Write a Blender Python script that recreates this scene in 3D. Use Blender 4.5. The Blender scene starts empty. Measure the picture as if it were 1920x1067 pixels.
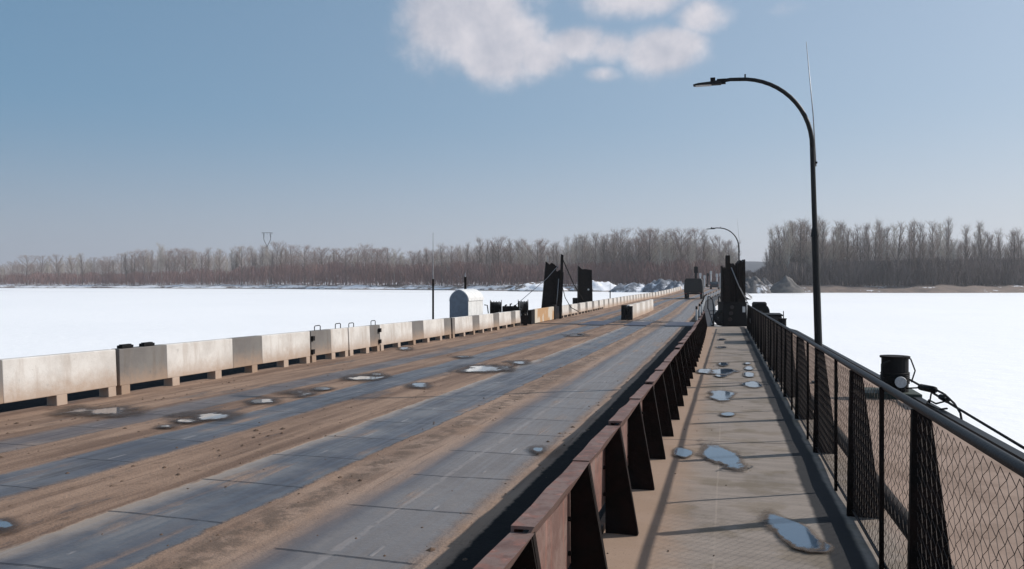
import bpy, math, random
from mathutils import Vector, noise
random.seed(7)
R = math.radians
sc = bpy.context.scene
COL = sc.collection
PI = math.pi

# ------------------------------------------------------------------ camera
TH = R(15.32)
CT, ST = math.cos(TH), math.sin(TH)
F, HOR, EYE = 1478.0, 531.0, 3.0
cam = bpy.data.cameras.new('camera'); camo = bpy.data.objects.new('camera', cam); COL.objects.link(camo)
cam.sensor_width = 36; cam.lens = F/1920*36; cam.clip_start = .05; cam.clip_end = 20000
camo.location = (0, 0, EYE); camo.rotation_euler = (R(90-.097), 0, TH)
sc.camera = camo

# ------------------------------------------------------------------ light
SUN_AZ, SUN_EL = R(59), R(34)
sd = Vector((math.cos(SUN_EL)*math.sin(SUN_AZ), math.cos(SUN_EL)*math.cos(SUN_AZ), math.sin(SUN_EL)))
sl = bpy.data.lights.new('sun', 'SUN'); slo = bpy.data.objects.new('sun', sl); COL.objects.link(slo)
sl.energy = 4.6; sl.angle = R(.65); sl.color = (1, .94, .87)
slo.rotation_euler = sd.to_track_quat('Z', 'Y').to_euler(); slo.location = (40, 30, 60)

w = bpy.data.worlds.new('World'); sc.world = w; w.use_nodes = True
wn, wl = w.node_tree.nodes, w.node_tree.links
wn.clear()
def N(t, nodes=wn, **k):
    n = nodes.new(t)
    for a, v in k.items(): setattr(n, a, v)
    return n
sky = N('ShaderNodeTexSky', sky_type='NISHITA', sun_disc=False, sun_elevation=SUN_EL, sun_rotation=SUN_AZ,
        air_density=1.0, dust_density=1.6, ozone_density=1.3, altitude=100)
tc = N('ShaderNodeTexCoord')
sep = N('ShaderNodeSeparateXYZ'); wl.new(tc.outputs['Generated'], sep.inputs[0])
def wm(op, a, b=None, c=None):
    n = N('ShaderNodeMath', operation=op)
    for i, v in enumerate((a, b, c)):
        if v is None: continue
        if isinstance(v, (int, float)): n.inputs[i].default_value = v
        else: wl.new(v, n.inputs[i])
    return n.outputs[0]
AZ = wm('ARCTAN2', sep.outputs['X'], sep.outputs['Y'])
EL = wm('ARCSINE', sep.outputs['Z'])
cn = N('ShaderNodeTexNoise'); cn.inputs['Scale'].default_value = 7; cn.inputs['Detail'].default_value = 7; cn.inputs['Roughness'].default_value = .56
wl.new(tc.outputs['Generated'], cn.inputs['Vector'])
cn2 = N('ShaderNodeTexNoise'); cn2.inputs['Scale'].default_value = 22; cn2.inputs['Detail'].default_value = 6; cn2.inputs['Roughness'].default_value = .6
wl.new(tc.outputs['Generated'], cn2.inputs['Vector'])
dens = None
# cloud banks as azimuth/elevation lobes in the sky: (px, py, half width, half height, weight)
for (px, py, hw, hh, wt) in [(880, 20, 110, 95, 1.05), (935, 85, 90, 62, 1.1), (1000, 105, 70, 36, .95), (1075, 82, 75, 30, .85), (1150, 90, 80, 30, .75), (1245, 92, 75, 38, 1.05), (1130, 138, 38, 17, .6), (1200, -8, 110, 40, .85), (1315, 30, 60, 34, .8), (900, -60, 130, 80, 1.0), (1470, 15, 60, 20, .4)]:
    u, v = (px-960)/F, (HOR-py)/F
    az0 = -TH + math.atan(u); el0 = math.atan(v*math.cos(math.atan(u)))
    a = wm('MULTIPLY', wm('SUBTRACT', AZ, az0), F/hw*.93); e = wm('MULTIPLY', wm('SUBTRACT', EL, el0), F/hh*.93)
    r2 = wm('ADD', wm('MULTIPLY', a, a), wm('MULTIPLY', e, e))
    g = wm('MULTIPLY', wm('EXPONENT', wm('MULTIPLY', r2, -.75)), wt)
    dens = g if dens is None else wm('MAXIMUM', dens, g)
dn = wm('ADD', dens, wm('MULTIPLY', wm('SUBTRACT', cn.outputs[0], .5), .7))
dn = wm('ADD', dn, wm('MULTIPLY', wm('SUBTRACT', cn2.outputs[0], .5), .6))
mr = N('ShaderNodeMapRange', interpolation_type='SMOOTHERSTEP'); wl.new(dn, mr.inputs['Value'])
mr.inputs['From Min'].default_value = .2; mr.inputs['From Max'].default_value = .82; mr.inputs['To Max'].default_value = .9
ccol = N('ShaderNodeMix', data_type='RGBA'); wl.new(wm('MULTIPLY_ADD', cn2.outputs[0], 1.8, wm('MULTIPLY_ADD', cn.outputs[0], -2.6, .95)), ccol.inputs['Factor'])
ccol.clamp_factor = True
ccol.inputs['A'].default_value = (4.6, 4.8, 5.6, 1); ccol.inputs['B'].default_value = (7.6, 7.3, 7.7, 1)
# thin high veil: slightly greyer, mauve towards the horizon
veil = N('ShaderNodeMapRange', interpolation_type='SMOOTHSTEP'); wl.new(EL, veil.inputs['Value'])
veil.inputs['From Min'].default_value = -.02; veil.inputs['From Max'].default_value = .34; veil.inputs['To Min'].default_value = .85; veil.inputs['To Max'].default_value = .6
vmix = N('ShaderNodeMix', data_type='RGBA'); wl.new(veil.outputs[0], vmix.inputs['Factor'])
wl.new(sky.outputs[0], vmix.inputs['A'])
vcol = N('ShaderNodeMix', data_type='RGBA')     # veil brighter towards the sun's side
vaz = N('ShaderNodeMapRange'); wl.new(AZ, vaz.inputs['Value']); vaz.inputs['From Min'].default_value = -TH-R(34); vaz.inputs['From Max'].default_value = -TH+R(36)
wl.new(vaz.outputs[0], vcol.inputs['Factor'])
vcol.inputs['A'].default_value = (3.75, 4.2, 5.1, 1); vcol.inputs['B'].default_value = (6.4, 6.8, 7.6, 1)
vup = N('ShaderNodeMix', data_type='RGBA'); wl.new(vaz.outputs[0], vup.inputs['Factor'])
vup.inputs['A'].default_value = (1.5, 3.15, 4.9, 1); vup.inputs['B'].default_value = (4.1, 5.4, 6.9, 1)
vel = N('ShaderNodeMapRange', interpolation_type='SMOOTHSTEP'); wl.new(EL, vel.inputs['Value']); vel.inputs['From Min'].default_value = .0; vel.inputs['From Max'].default_value = .22
vv = N('ShaderNodeMix', data_type='RGBA'); wl.new(vel.outputs[0], vv.inputs['Factor']); wl.new(vcol.outputs['Result'], vv.inputs['A']); wl.new(vup.outputs['Result'], vv.inputs['B'])
wl.new(vv.outputs['Result'], vmix.inputs['B'])
cmix = N('ShaderNodeMix', data_type='RGBA'); wl.new(mr.outputs[0], cmix.inputs['Factor'])
wl.new(vmix.outputs['Result'], cmix.inputs['A']); wl.new(ccol.outputs['Result'], cmix.inputs['B'])
bg = N('ShaderNodeBackground'); bg.inputs['Strength'].default_value = .1
wl.new(cmix.outputs['Result'], bg.inputs['Color'])
wo = N('ShaderNodeOutputWorld'); wl.new(bg.outputs[0], wo.inputs['Surface'])

sc.view_settings.view_transform = 'Standard'; sc.view_settings.look = 'None'
sc.view_settings.exposure = 0.0; sc.view_settings.gamma = 1

# ------------------------------------------------------------------ geometry frame
def W(X, D, z=0.0):                      # camera-frame ground position -> world
    return Vector((X*CT-D*ST, X*ST+D*CT, z))
def P(px, py, D):
    return W((px-960)/F*D, D, EYE-(py-HOR)/F*D)
def interp(tab, s):
    if s <= tab[0][0]: return tab[0][1]
    for (a, va), (b, vb) in zip(tab, tab[1:]):
        if s <= b:
            k = (s-a)/(b-a); return va+(vb-va)*k
    return tab[-1][1]
ZT = [(-10, 1.4675), (40.5, .874), (44, .87), (108, .89), (118, .95), (135, 1.3), (152, 1.75), (175, 1.85), (300, 2.1)]
def zd(s): return interp(ZT, s)
OT = [(-10, 0), (0, 0), (10, -.025), (20, -.1), (30, -.225), (40, -.4), (57, -.5), (75, -.85), (88, -1.15), (100, -1.25), (112, -1.0), (123, -.5), (135, .2), (147, .85), (161, 1.5), (180, 2), (300, 2.5)]
def off(t, s):
    o = interp(OT, s)
    if s < 40 and t > -.6: return o*max(0, min(1, (.93-t)/1.53))
    return o
def B(t, s, h=0.0):                      # bridge frame -> world
    return Vector((t+off(t, s), s, zd(s)+h-.006*max(0, -t-1)*max(0, min(1, (40-s)/12))))
def G(px, py):                           # point of the deck seen at a pixel of the survey photo -> (t, s)
    s = 10.0
    for _ in range(60):
        D = F*(EYE-zd(s))/(py-HOR); X = (px-960)/F*D
        p = W(X, D); s = s*.5+p.y*.5
    return p.x-off(p.x, s), s

# ------------------------------------------------------------------ mesh helpers
class MB:
    def __init__(self): self.v = []; self.f = []; self.m = []; self.uv = {}
    def poly(self, pts, mi=0):
        i = len(self.v); self.v += [tuple(p) for p in pts]; self.f.append(tuple(range(i, i+len(pts)))); self.m.append(mi)
    def hexa(self, q, mi=0):             # 8 points: bottom 4 (ccw), top 4
        i = len(self.v); self.v += [tuple(p) for p in q]
        for a in ((3, 2, 1, 0), (4, 5, 6, 7), (0, 1, 5, 4), (1, 2, 6, 5), (2, 3, 7, 6), (3, 0, 4, 7)):
            self.f.append(tuple(i+k for k in a)); self.m.append(mi)
    def box(self, x0, x1, y0, y1, z0, z1, mi=0):
        self.hexa([(x0, y0, z0), (x1, y0, z0), (x1, y1, z0), (x0, y1, z0), (x0, y0, z1), (x1, y0, z1), (x1, y1, z1), (x0, y1, z1)], mi)
    def prism(self, outline, a, b, mi=0):   # outline: list of 2-D points, a/b: functions 2-D -> 3-D
        n = len(outline); i = len(self.v)
        self.v += [tuple(a(p)) for p in outline]+[tuple(b(p)) for p in outline]
        self.f.append(tuple(range(i+n-1, i-1, -1))); self.m.append(mi)
        self.f.append(tuple(range(i+n, i+2*n))); self.m.append(mi)
        for k in range(n):
            j = (k+1) % n; self.f.append((i+k, i+j, i+n+j, i+n+k)); self.m.append(mi)
    def tube(self, pts, r, n=8, mi=0, cap=True):
        pts = [Vector(p) for p in pts]; i0 = len(self.v); up = None
        for k, p in enumerate(pts):
            d = (pts[min(k+1, len(pts)-1)]-pts[max(k-1, 0)]).normalized()
            if up is None:
                up = Vector((0, 0, 1)) if abs(d.z) < .9 else Vector((1, 0, 0))
            a = d.cross(up).normalized(); b = a.cross(d).normalized(); up = b
            rr = r[k] if isinstance(r, (list, tuple)) else r
            for j in range(n):
                an = 2*PI*j/n; self.v.append(tuple(p+a*math.cos(an)*rr+b*math.sin(an)*rr))
        for k in range(len(pts)-1):
            for j in range(n):
                q = i0+k*n; j2 = (j+1) % n
                self.f.append((q+j, q+j2, q+n+j2, q+n+j)); self.m.append(mi)
        if cap:
            self.f.append(tuple(range(i0+n-1, i0-1, -1))); self.m.append(mi)
            e = i0+(len(pts)-1)*n; self.f.append(tuple(range(e, e+n))); self.m.append(mi)
    def build(self, name, mats, parent=None, smooth=False, bevel=0, loc=None, uvf=None):
        me = bpy.data.meshes.new(name); me.from_pydata(self.v, [], self.f)
        if not isinstance(mats, (list, tuple)): mats = [mats]
        for m in mats: me.materials.append(m)
        me.polygons.foreach_set('material_index', self.m)
        if smooth: me.polygons.foreach_set('use_smooth', [True]*len(self.f))
        me.update()
        o = bpy.data.objects.new(name, me); COL.objects.link(o)
        if bevel:
            b = o.modifiers.new('bevel', 'BEVEL'); b.width = bevel; b.segments = 2; b.limit_method = 'ANGLE'; b.angle_limit = R(40)
        if smooth and False: pass
        if parent:
            o.parent = parent
            if parent.type == 'EMPTY' or True: o.location = -Vector(parent.location) if loc is None else loc
        elif loc is not None: o.location = loc
        return o
def tag(o, label, cat, group=None):
    o['label'] = label; o['category'] = cat
    if group: o['group'] = group
    return o
def thing(name, loc, label, cat, group=None):
    o = bpy.data.objects.new(name, None); COL.objects.link(o); o.location = loc; o.empty_display_size = .3
    return tag(o, label, cat, group)
def structure(o): o['kind'] = 'structure'; return o
def stuff(o, label, cat): o['kind'] = 'stuff'; return tag(o, label, cat)
Z0 = (0, 0, 0)
ORD = 'first second third fourth fifth sixth seventh eighth ninth tenth eleventh twelfth thirteenth fourteenth fifteenth sixteenth seventeenth eighteenth nineteenth twentieth'.split()

# ------------------------------------------------------------------ materials
def mat(name, col, rough=.8, metal=0, spec=.4, var=0, vscale=3, col2=None, bump=0, bscale=30, detail=5, thr=None, coord='Object', stretch=None):
    m = bpy.data.materials.new(name); m.use_nodes = True
    n, l = m.node_tree.nodes, m.node_tree.links
    b = n['Principled BSDF']
    b.inputs['Base Color'].default_value = (*col, 1); b.inputs['Roughness'].default_value = rough
    b.inputs['Metallic'].default_value = metal; b.inputs['Specular IOR Level'].default_value = spec
    t = n.new('ShaderNodeTexCoord'); src = t.outputs[coord]
    if stretch:
        mp = n.new('ShaderNodeMapping'); mp.inputs['Scale'].default_value = stretch; l.new(src, mp.inputs[0]); src = mp.outputs[0]
    if var or col2:
        no = n.new('ShaderNodeTexNoise'); no.inputs['Scale'].default_value = vscale; no.inputs['Detail'].default_value = detail; no.inputs['Roughness'].default_value = .6
        l.new(src, no.inputs['Vector'])
        mx = n.new('ShaderNodeMix'); mx.data_type = 'RGBA'
        c2 = col2 or tuple(max(0, c*(1-var)) for c in col)
        mx.inputs['A'].default_value = (*col, 1); mx.inputs['B'].default_value = (*c2, 1)
        a, bb = thr or (.35, .65)
        r = n.new('ShaderNodeMapRange'); r.interpolation_type = 'SMOOTHSTEP'; r.inputs['From Min'].default_value = a; r.inputs['From Max'].default_value = bb
        l.new(no.outputs[0], r.inputs['Value']); l.new(r.outputs[0], mx.inputs['Factor']); l.new(mx.outputs['Result'], b.inputs['Base Color'])
    if bump:
        n2 = n.new('ShaderNodeTexNoise'); n2.inputs['Scale'].default_value = bscale; n2.inputs['Detail'].default_value = 6
        l.new(src, n2.inputs['Vector'])
        bp = n.new('ShaderNodeBump'); bp.inputs['Strength'].default_value = bump; bp.inputs['Distance'].default_value = .02
        l.new(n2.outputs[0], bp.inputs['Height']); l.new(bp.outputs[0], b.inputs['Normal'])
    return m

class NT:                                   # small node-tree writer
    def __init__(self, name):
        self.m = bpy.data.materials.new(name); self.m.use_nodes = True
        self.n, self.l = self.m.node_tree.nodes, self.m.node_tree.links
        self.b = self.n['Principled BSDF']
    def put(self, sock, v):
        if isinstance(v, (int, float)): sock.default_value = v
        elif isinstance(v, tuple): sock.default_value = (*v, 1) if len(v) == 3 and sock.type == 'RGBA' else v
        else: self.l.new(v, sock)
    def math(self, op, a, b=None, c=None, clamp=False):
        n = self.n.new('ShaderNodeMath'); n.operation = op; n.use_clamp = clamp
        for i, v in enumerate((a, b, c)):
            if v is not None: self.put(n.inputs[i], v)
        return n.outputs[0]
    def noise(self, vec, scale, detail=5, rough=.6, stretch=None):
        if stretch:
            mp = self.n.new('ShaderNodeMapping'); mp.inputs['Scale'].default_value = stretch; self.l.new(vec, mp.inputs[0]); vec = mp.outputs[0]
        n = self.n.new('ShaderNodeTexNoise'); n.inputs['Scale'].default_value = scale; n.inputs['Detail'].default_value = detail; n.inputs['Roughness'].default_value = rough
        self.l.new(vec, n.inputs['Vector']); return n.outputs[0]
    def step(self, v, a, b, lo=0., hi=1.):
        r = self.n.new('ShaderNodeMapRange'); r.interpolation_type = 'SMOOTHSTEP'
        self.put(r.inputs['Value'], v); r.inputs['From Min'].default_value = a; r.inputs['From Max'].default_value = b
        r.inputs['To Min'].default_value = lo; r.inputs['To Max'].default_value = hi; return r.outputs[0]
    def mix(self, f, a, b):
        n = self.n.new('ShaderNodeMix'); n.data_type = 'RGBA'; n.clamp_factor = True
        self.put(n.inputs['Factor'], f); self.put(n.inputs['A'], a); self.put(n.inputs['B'], b); return n.outputs['Result']
    def bump(self, h, strength, dist=.02):
        b = self.n.new('ShaderNodeBump'); b.inputs['Strength'].default_value = strength; b.inputs['Distance'].default_value = dist
        self.put(b.inputs['Height'], h); self.l.new(b.outputs[0], self.b.inputs['Normal'])

def road_material():
    k = NT('road'); uvn = k.n.new('ShaderNodeUVMap'); uv = uvn.outputs[0]
    sp = k.n.new('ShaderNodeSeparateXYZ'); k.l.new(uv, sp.inputs[0]); t, s = sp.outputs[0], sp.outputs[1]
    n1 = k.noise(uv, .9, 6, .65); n2 = k.noise(uv, 5, 6, .65); n3 = k.noise(uv, 40, 4, .6)
    nl = k.noise(uv, 1.0, 6, .65, (3.2, .22, 1))          # streaks drawn along the traffic
    nl2 = k.noise(uv, 1.0, 5, .6, (14, .5, 1))
    tj = k.math('ADD', t, k.math('MULTIPLY', k.math('SUBTRACT', nl, .5), .28))
    tj = k.math('ADD', tj, k.math('MULTIPLY', k.math('SUBTRACT', n2, .5), .13))
    steel = None
    for (a, b, e0, e1, amt) in [(-7.98, -7.2, .22, .12, .8), (-6.45, -5.56, .1, .12, 1.), (-4.5, -3.46, .05, .05, 1.), (-3.0, -1.75, .38, .18, .95)]:
        m = k.math('MULTIPLY', k.step(tj, a, a+e0), k.step(tj, b-e1, b, 1, 0))
        m = k.math('MULTIPLY', m, amt); steel = m if steel is None else k.math('MAXIMUM', steel, m)
    # plates get dustier here and there
    steel = k.math('MULTIPLY', steel, k.step(k.math('ADD', k.math('MULTIPLY', nl, .6), k.math('MULTIPLY', n1, .4)), .33, .47, .25, 1))
    # sand
    sand = k.mix(k.step(nl, .35, .65), (.27, .175, .12), (.135, .08, .053))
    sand = k.mix(k.step(n2, .55, .75), sand, (.12, .072, .045))
    sand = k.mix(k.math('MULTIPLY', k.step(n3, .6, .68), .3), sand, (.07, .045, .032))
    pale = k.math('MULTIPLY', k.step(t, -3.6, -3.2), k.step(n1, .35, .6))
    sand = k.mix(k.math('MULTIPLY', pale, .6), sand, (.30, .215, .165))
    # steel plates: blue grey, rubbed brighter or darker in streaks
    pl = k.mix(k.step(nl2, .35, .7), (.10, .095, .098), (.165, .156, .155))
    pl = k.mix(k.step(n1, .38, .6), pl, (.07, .067, .073))
    pl = k.mix(k.math('MULTIPLY', k.step(t, -3.0, -2.4), .55), pl, (.20, .175, .16))
    pl = k.mix(k.math('MULTIPLY', k.step(n3, .6, .7), .35), pl, (.24, .19, .15))
    band = None                                   # darker tyre-polished bands either side of each plate's middle
    for c_ in (-4.28, -3.72, -6.22, -5.76, -7.6, -2.72):
        q = k.step(k.math('ABSOLUTE', k.math('SUBTRACT', tj, c_)), .04, .2, 1, 0); band = q if band is None else k.math('MAXIMUM', band, q)
    pl = k.mix(k.math('MULTIPLY', band, .5), pl, (.045, .045, .058))
    edge = k.math('MULTIPLY', k.step(k.math('ADD', tj, k.math('MULTIPLY', k.math('SUBTRACT', n1, .5), .3)), -4.5, -4.18, 1, 0), k.step(tj, -4.8, -4.6))
    pl = k.mix(k.math('MULTIPLY', edge, .85), pl, (.31, .24, .185))
    dusty = k.math('MULTIPLY', k.step(tj, -4.58, -4.2, 1, 0), k.step(tj, -4.75, -4.45))
    mud = k.math('MULTIPLY', k.step(k.math('ABSOLUTE', k.math('ADD', tj, 3.2)), .05, .22, 1, 0), k.step(n2, .42, .56))
    sand = k.mix(k.math('MULTIPLY', mud, .85), sand, (.105, .07, .05))
    rut = k.math('MULTIPLY', k.step(nl2, .52, .64), k.step(n1, .42, .55)); sand = k.mix(k.math('MULTIPLY', rut, .5), sand, (.10, .058, .038))
    col = k.mix(steel, sand, pl)
    # cross seams between plates every 1.1 m (wobbly, darker), hidden by sand
    sj = k.math('ADD', s, k.math('MULTIPLY', k.math('SUBTRACT', n1, .5), .10))
    sj = k.math('ADD', sj, k.math('MULTIPLY', t, .04))
    lane = k.math('ADD', k.step(t, -7.01, -7.0), k.math('ADD', k.step(t, -5.01, -5.0), k.step(t, -3.3, -3.29)))
    sj = k.math('ADD', sj, k.math('MULTIPLY', lane, .37))
    fr = k.math('ABSOLUTE', k.math('SUBTRACT', k.math('FRACT', k.math('DIVIDE', sj, 1.1)), .5))
    seam = k.math('MULTIPLY', k.step(fr, .482, .490), k.step(steel, .2, .6))
    seam = k.math('MULTIPLY', seam, k.step(n2, .36, .5, .6, 1))
    col = k.mix(k.math('MULTIPLY', seam, .85), col, (.025, .02, .02))
    # long weld line on the right-hand plates and pale scrape marks
    wl_ = k.math('MULTIPLY', k.step(k.math('ABSOLUTE', k.math('ADD', tj, 2.43)), .012, .03, 1, 0), k.step(n2, .38, .5))
    col = k.mix(k.math('MULTIPLY', wl_, .3), col, (.33, .29, .27))
    fs = k.math('FRACT', k.math('DIVIDE', k.math('ADD', sj, .3), 1.1))
    mk = None
    for tc_ in (-4.02, -2.15, -5.95, -7.6):
        a = k.step(k.math('ABSOLUTE', k.math('SUBTRACT', t, tc_+.0)), .008, .02, 1, 0); mk = a if mk is None else k.math('MAXIMUM', mk, a)
    mk = k.math('MULTIPLY', mk, k.math('MULTIPLY', k.step(fs, .3, .34), k.step(fs, .5, .58, 1, 0)))
    mk = k.math('MULTIPLY', mk, k.step(k.noise(uv, 1.4, 2), .45, .55))
    col = k.mix(k.math('MULTIPLY', mk, .32), col, (.42, .39, .38))
    shade_strip = k.step(k.math('ADD', t, k.math('MULTIPLY', k.math('SUBTRACT', n2, .5), .09)), -1.64, -1.60)  # guardrail shadow deepened by a near-black strip in the road colour
    shade_strip = k.math('MAXIMUM', shade_strip, k.step(t, -9.80, -9.74, 1, 0))      # deck outside the barriers blackened too, deepening the shade behind their slots
    col = k.mix(shade_strip, col, (.014, .014, .015)); steel = k.math('MULTIPLY', steel, k.math('SUBTRACT', 1, shade_strip))
    dmp = k.step(k.noise(uv, 1.0, 6, .68, (1.5, .38, 1)), .56, .64); dmp = k.math('MULTIPLY', dmp, k.step(t, -3.6, -4.6))
    col = k.mix(k.math('MULTIPLY', dmp, .55), col, (.045, .034, .03)); steel = k.math('MAXIMUM', steel, k.math('MULTIPLY', dmp, .75))
    steel = k.math('MULTIPLY', steel, k.math('SUBTRACT', 1, shade_strip))
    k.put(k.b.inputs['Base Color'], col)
    rg = k.math('ADD', k.math('MULTIPLY', steel, k.step(nl2, .35, .65, -.6, -.42)), k.math('ADD', .93, k.math('MULTIPLY', k.math('SUBTRACT', n2, .5), .25)))
    k.put(k.b.inputs['Roughness'], rg); k.put(k.b.inputs['Specular IOR Level'], k.math('MULTIPLY_ADD', shade_strip, -.38, .45))
    h = k.math('ADD', k.math('MULTIPLY', n3, k.math('MULTIPLY', k.math('SUBTRACT', 1.1, steel), .45)), k.math('MULTIPLY', n2, k.math('SUBTRACT', 1.5, steel)))
    h = k.math('SUBTRACT', h, k.math('MULTIPLY', seam, .8)); h = k.math('ADD', h, k.math('MULTIPLY', mk, .5))
    k.bump(h, .42, .03)
    return k.m

def walk_material():
    k = NT('walkway'); uv = k.n.new('ShaderNodeUVMap').outputs[0]
    sp = k.n.new('ShaderNodeSeparateXYZ'); k.l.new(uv, sp.inputs[0]); t, s = sp.outputs[0], sp.outputs[1]
    n1 = k.noise(uv, 1.1, 6, .65); n2 = k.noise(uv, 6, 6, .65); n3 = k.noise(uv, 60, 4, .6)
    nx = k.noise(uv, 1.0, 6, .7, (1.2, 9, 1))             # brushed across
    ny = k.noise(uv, 2.2, 3, .5)
    col = k.mix(k.step(nx, .3, .75), (.275, .232, .20), (.195, .165, .142))
    col = k.mix(k.math('MULTIPLY', k.step(n1, .5, .66), .6), col, (.125, .108, .088))
    col = k.mix(k.math('MULTIPLY', k.step(ny, .5, .62), .35), col, (.16, .12, .075))
    sandm = k.math('MULTIPLY', k.step(k.math('ADD', t, k.math('MULTIPLY', k.math('SUBTRACT', n2, .5), .25)), -.5, -.15, 1, 0), 1)
    col = k.mix(k.math('MULTIPLY', sandm, .8), col, (.30, .205, .145))
    outr = k.step(k.math('ADD', t, k.math('MULTIPLY', k.math('SUBTRACT', n2, .5), .3)), .95, 1.3)
    col = k.mix(outr, col, k.mix(k.step(n1, .4, .65), (.29, .205, .16), (.20, .135, .10)))
    col = k.mix(k.math('MULTIPLY', k.step(n3, .6, .68), .5), col, (.08, .058, .042))
    sj = k.math('ADD', k.math('ADD', s, k.math('MULTIPLY', k.math('SUBTRACT', n1, .5), .09)), k.math('MULTIPLY', t, -.12))
    fr = k.math('ABSOLUTE', k.math('SUBTRACT', k.math('FRACT', k.math('DIVIDE', k.math('SUBTRACT', sj, 2.95), 6.1)), .5))
    sm = k.step(fr, .4972, .4985)
    sm = k.math('MULTIPLY', sm, k.step(t, .95, 1.0, 1, 0))
    lg = k.math('MULTIPLY', k.step(k.math('ABSOLUTE', k.math('ADD', k.math('ADD', t, .075), k.math('MULTIPLY', k.math('SUBTRACT', n2, .5), .02))), .004, .009, 1, 0), k.step(k.noise(uv, .5, 2), .4, .55))
    wet = k.math('ADD', t, k.math('MULTIPLY', k.math('SUBTRACT', n1, .5), .10))  # jittered position across the walkway, places the painted fence shadow
    fence_shade = k.math('MULTIPLY', k.step(wet, .60, .64), k.step(wet, .80, .84, 1, 0))  # shadow band of the fence painted darker into the walkway colour
    col = k.mix(k.math('MULTIPLY', fence_shade, .97), col, (.016, .017, .02))
    col = k.mix(k.math('MULTIPLY', lg, .35), col, (.36, .30, .25))
    col = k.mix(k.math('MULTIPLY', sm, .8), col, (.035, .025, .022))
    k.put(k.b.inputs['Base Color'], col); k.b.inputs['Roughness'].default_value = .9; k.b.inputs['Specular IOR Level'].default_value = .25
    h = k.math('ADD', k.math('MULTIPLY', n3, .15), k.math('ADD', k.math('MULTIPLY', n2, .6), k.math('MULTIPLY', nx, .25)))
    k.bump(k.math('SUBTRACT', h, sm), .3, .02)
    return k.m

M_road = road_material(); M_walk = walk_material()
def water_mat(name, col, rough=.04):
    k = NT(name); o = k.n.new('ShaderNodeTexCoord').outputs['Object']
    k.b.inputs['Base Color'].default_value = (*col, 1); k.b.inputs['Roughness'].default_value = rough
    k.b.inputs['Specular IOR Level'].default_value = 1.0; k.b.inputs['IOR'].default_value = 1.6; k.b.inputs['Metallic'].default_value = .35
    k.bump(k.noise(o, 12, 2), .04, .01); return k.m
M_water = water_mat('puddle_water', (.30, .36, .42)); M_slush = water_mat('puddle_slush', (.62, .60, .60), .22)
M_damp = mat('damp_sand', (.075, .052, .038), .5, var=.4, vscale=20, bump=.3, bscale=50)
M_dampw = mat('damp_walk', (.135, .10, .075), .55, var=.3, vscale=20, bump=.3, bscale=50)
M_black = mat('black_paint', (.004, .0036, .0036), .7, spec=.1, var=.5, vscale=9, col2=(.012, .007, .006), bump=.25, bscale=60)
M_hull = mat('hull_steel', (.014, .014, .016), .6, col2=(.03, .018, .012), vscale=2.5, bump=.3, bscale=12)
M_rail = mat('rail_black', (.009, .0095, .011), .5, spec=.22, metal=.0, var=.4, vscale=30, bump=.1, bscale=60)
M_wire = mat('wire', (.06, .046, .04), .7, spec=.2)
M_rust = None
def rust_material():
    k = NT('red_oxide'); o = k.n.new('ShaderNodeTexCoord').outputs['Object']
    n1 = k.noise(o, 5, 6); n2 = k.noise(o, 22, 6, .7); nv = k.noise(o, 1, 5, .6, (14, 14, 1.6))
    c = k.mix(k.step(n1, .38, .62), (.115, .06, .048), (.17, .11, .093))
    c = k.mix(k.step(nv, .48, .66), c, (.20, .085, .062)); c = k.mix(k.math('MULTIPLY', k.step(n2, .5, .66), .8), c, (.10, .05, .04))
    c = k.mix(k.math('MULTIPLY', k.step(nv, .62, .7), .6), c, (.26, .20, .175))
    k.put(k.b.inputs['Base Color'], c); k.b.inputs['Roughness'].default_value = .72; k.bump(n2, .3, .01); return k.m
M_rust = rust_material()
M_post = mat('guard_post', (.005, .0035, .003), .8, spec=.15, col2=(.011, .005, .004), vscale=8, bump=.3, bscale=40)
def concrete(name, a, b, dirt):
    k = NT(name); o = k.n.new('ShaderNodeTexCoord').outputs['Object']
    n1 = k.noise(o, 1.6, 6, .65); n2 = k.noise(o, 9, 6, .7); nv = k.noise(o, 1, 5, .6, (6, 6, .9))
    c = k.mix(k.step(n1, .35, .68), a, b); c = k.mix(k.math('MULTIPLY', k.step(nv, .5, .7), .42), c, dirt)
    c = k.mix(k.math('MULTIPLY', k.step(n2, .62, .72), .5), c, tuple(x*.55 for x in b))
    sz = k.n.new('ShaderNodeSeparateXYZ'); k.l.new(o, sz.inputs[0])
    lo = k.step(k.math('ADD', sz.outputs[2], k.math('MULTIPLY', k.math('SUBTRACT', n2, .5), .35)), .05, .5, 1, 0)
    c = k.mix(k.math('MULTIPLY', lo, .8), c, (.32, .215, .145))
    k.put(k.b.inputs['Base Color'], c); k.b.inputs['Roughness'].default_value = .85; k.bump(n2, .25, .02); return k.m
M_white = concrete('whitewashed_concrete', (.60, .575, .545), (.47, .44, .41), (.34, .28, .235))
M_grey = concrete('grey_painted_concrete', (.125, .115, .11), (.16, .15, .14), (.11, .09, .075))
M_bolt = mat('dark_iron', (.006, .006, .007), .7, spec=.15, var=.4, vscale=20)
M_rope = mat('steel_rope', (.011, .010, .010), .75, spec=.2, var=.5, vscale=60, bump=.4, bscale=120)
M_rubber = mat('rubber', (.008, .008, .009), .8, var=.3, vscale=10)
M_cabgrey = mat('cabin_sheet', (.66, .66, .65), .6, var=.15, vscale=4, col2=(.56, .56, .55), bump=.15, bscale=8)
M_cabshade = mat('cabin_end_shade', (.16, .19, .235), .6, var=.2, vscale=5)  # dark blue copy of the cabin sheet, shade of the end put into its colour
M_rustp = mat('rusty_panel', (.50, .44, .36), .8, col2=(.40, .24, .12), vscale=.55, detail=2, thr=(.47, .53), bump=.2)
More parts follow.
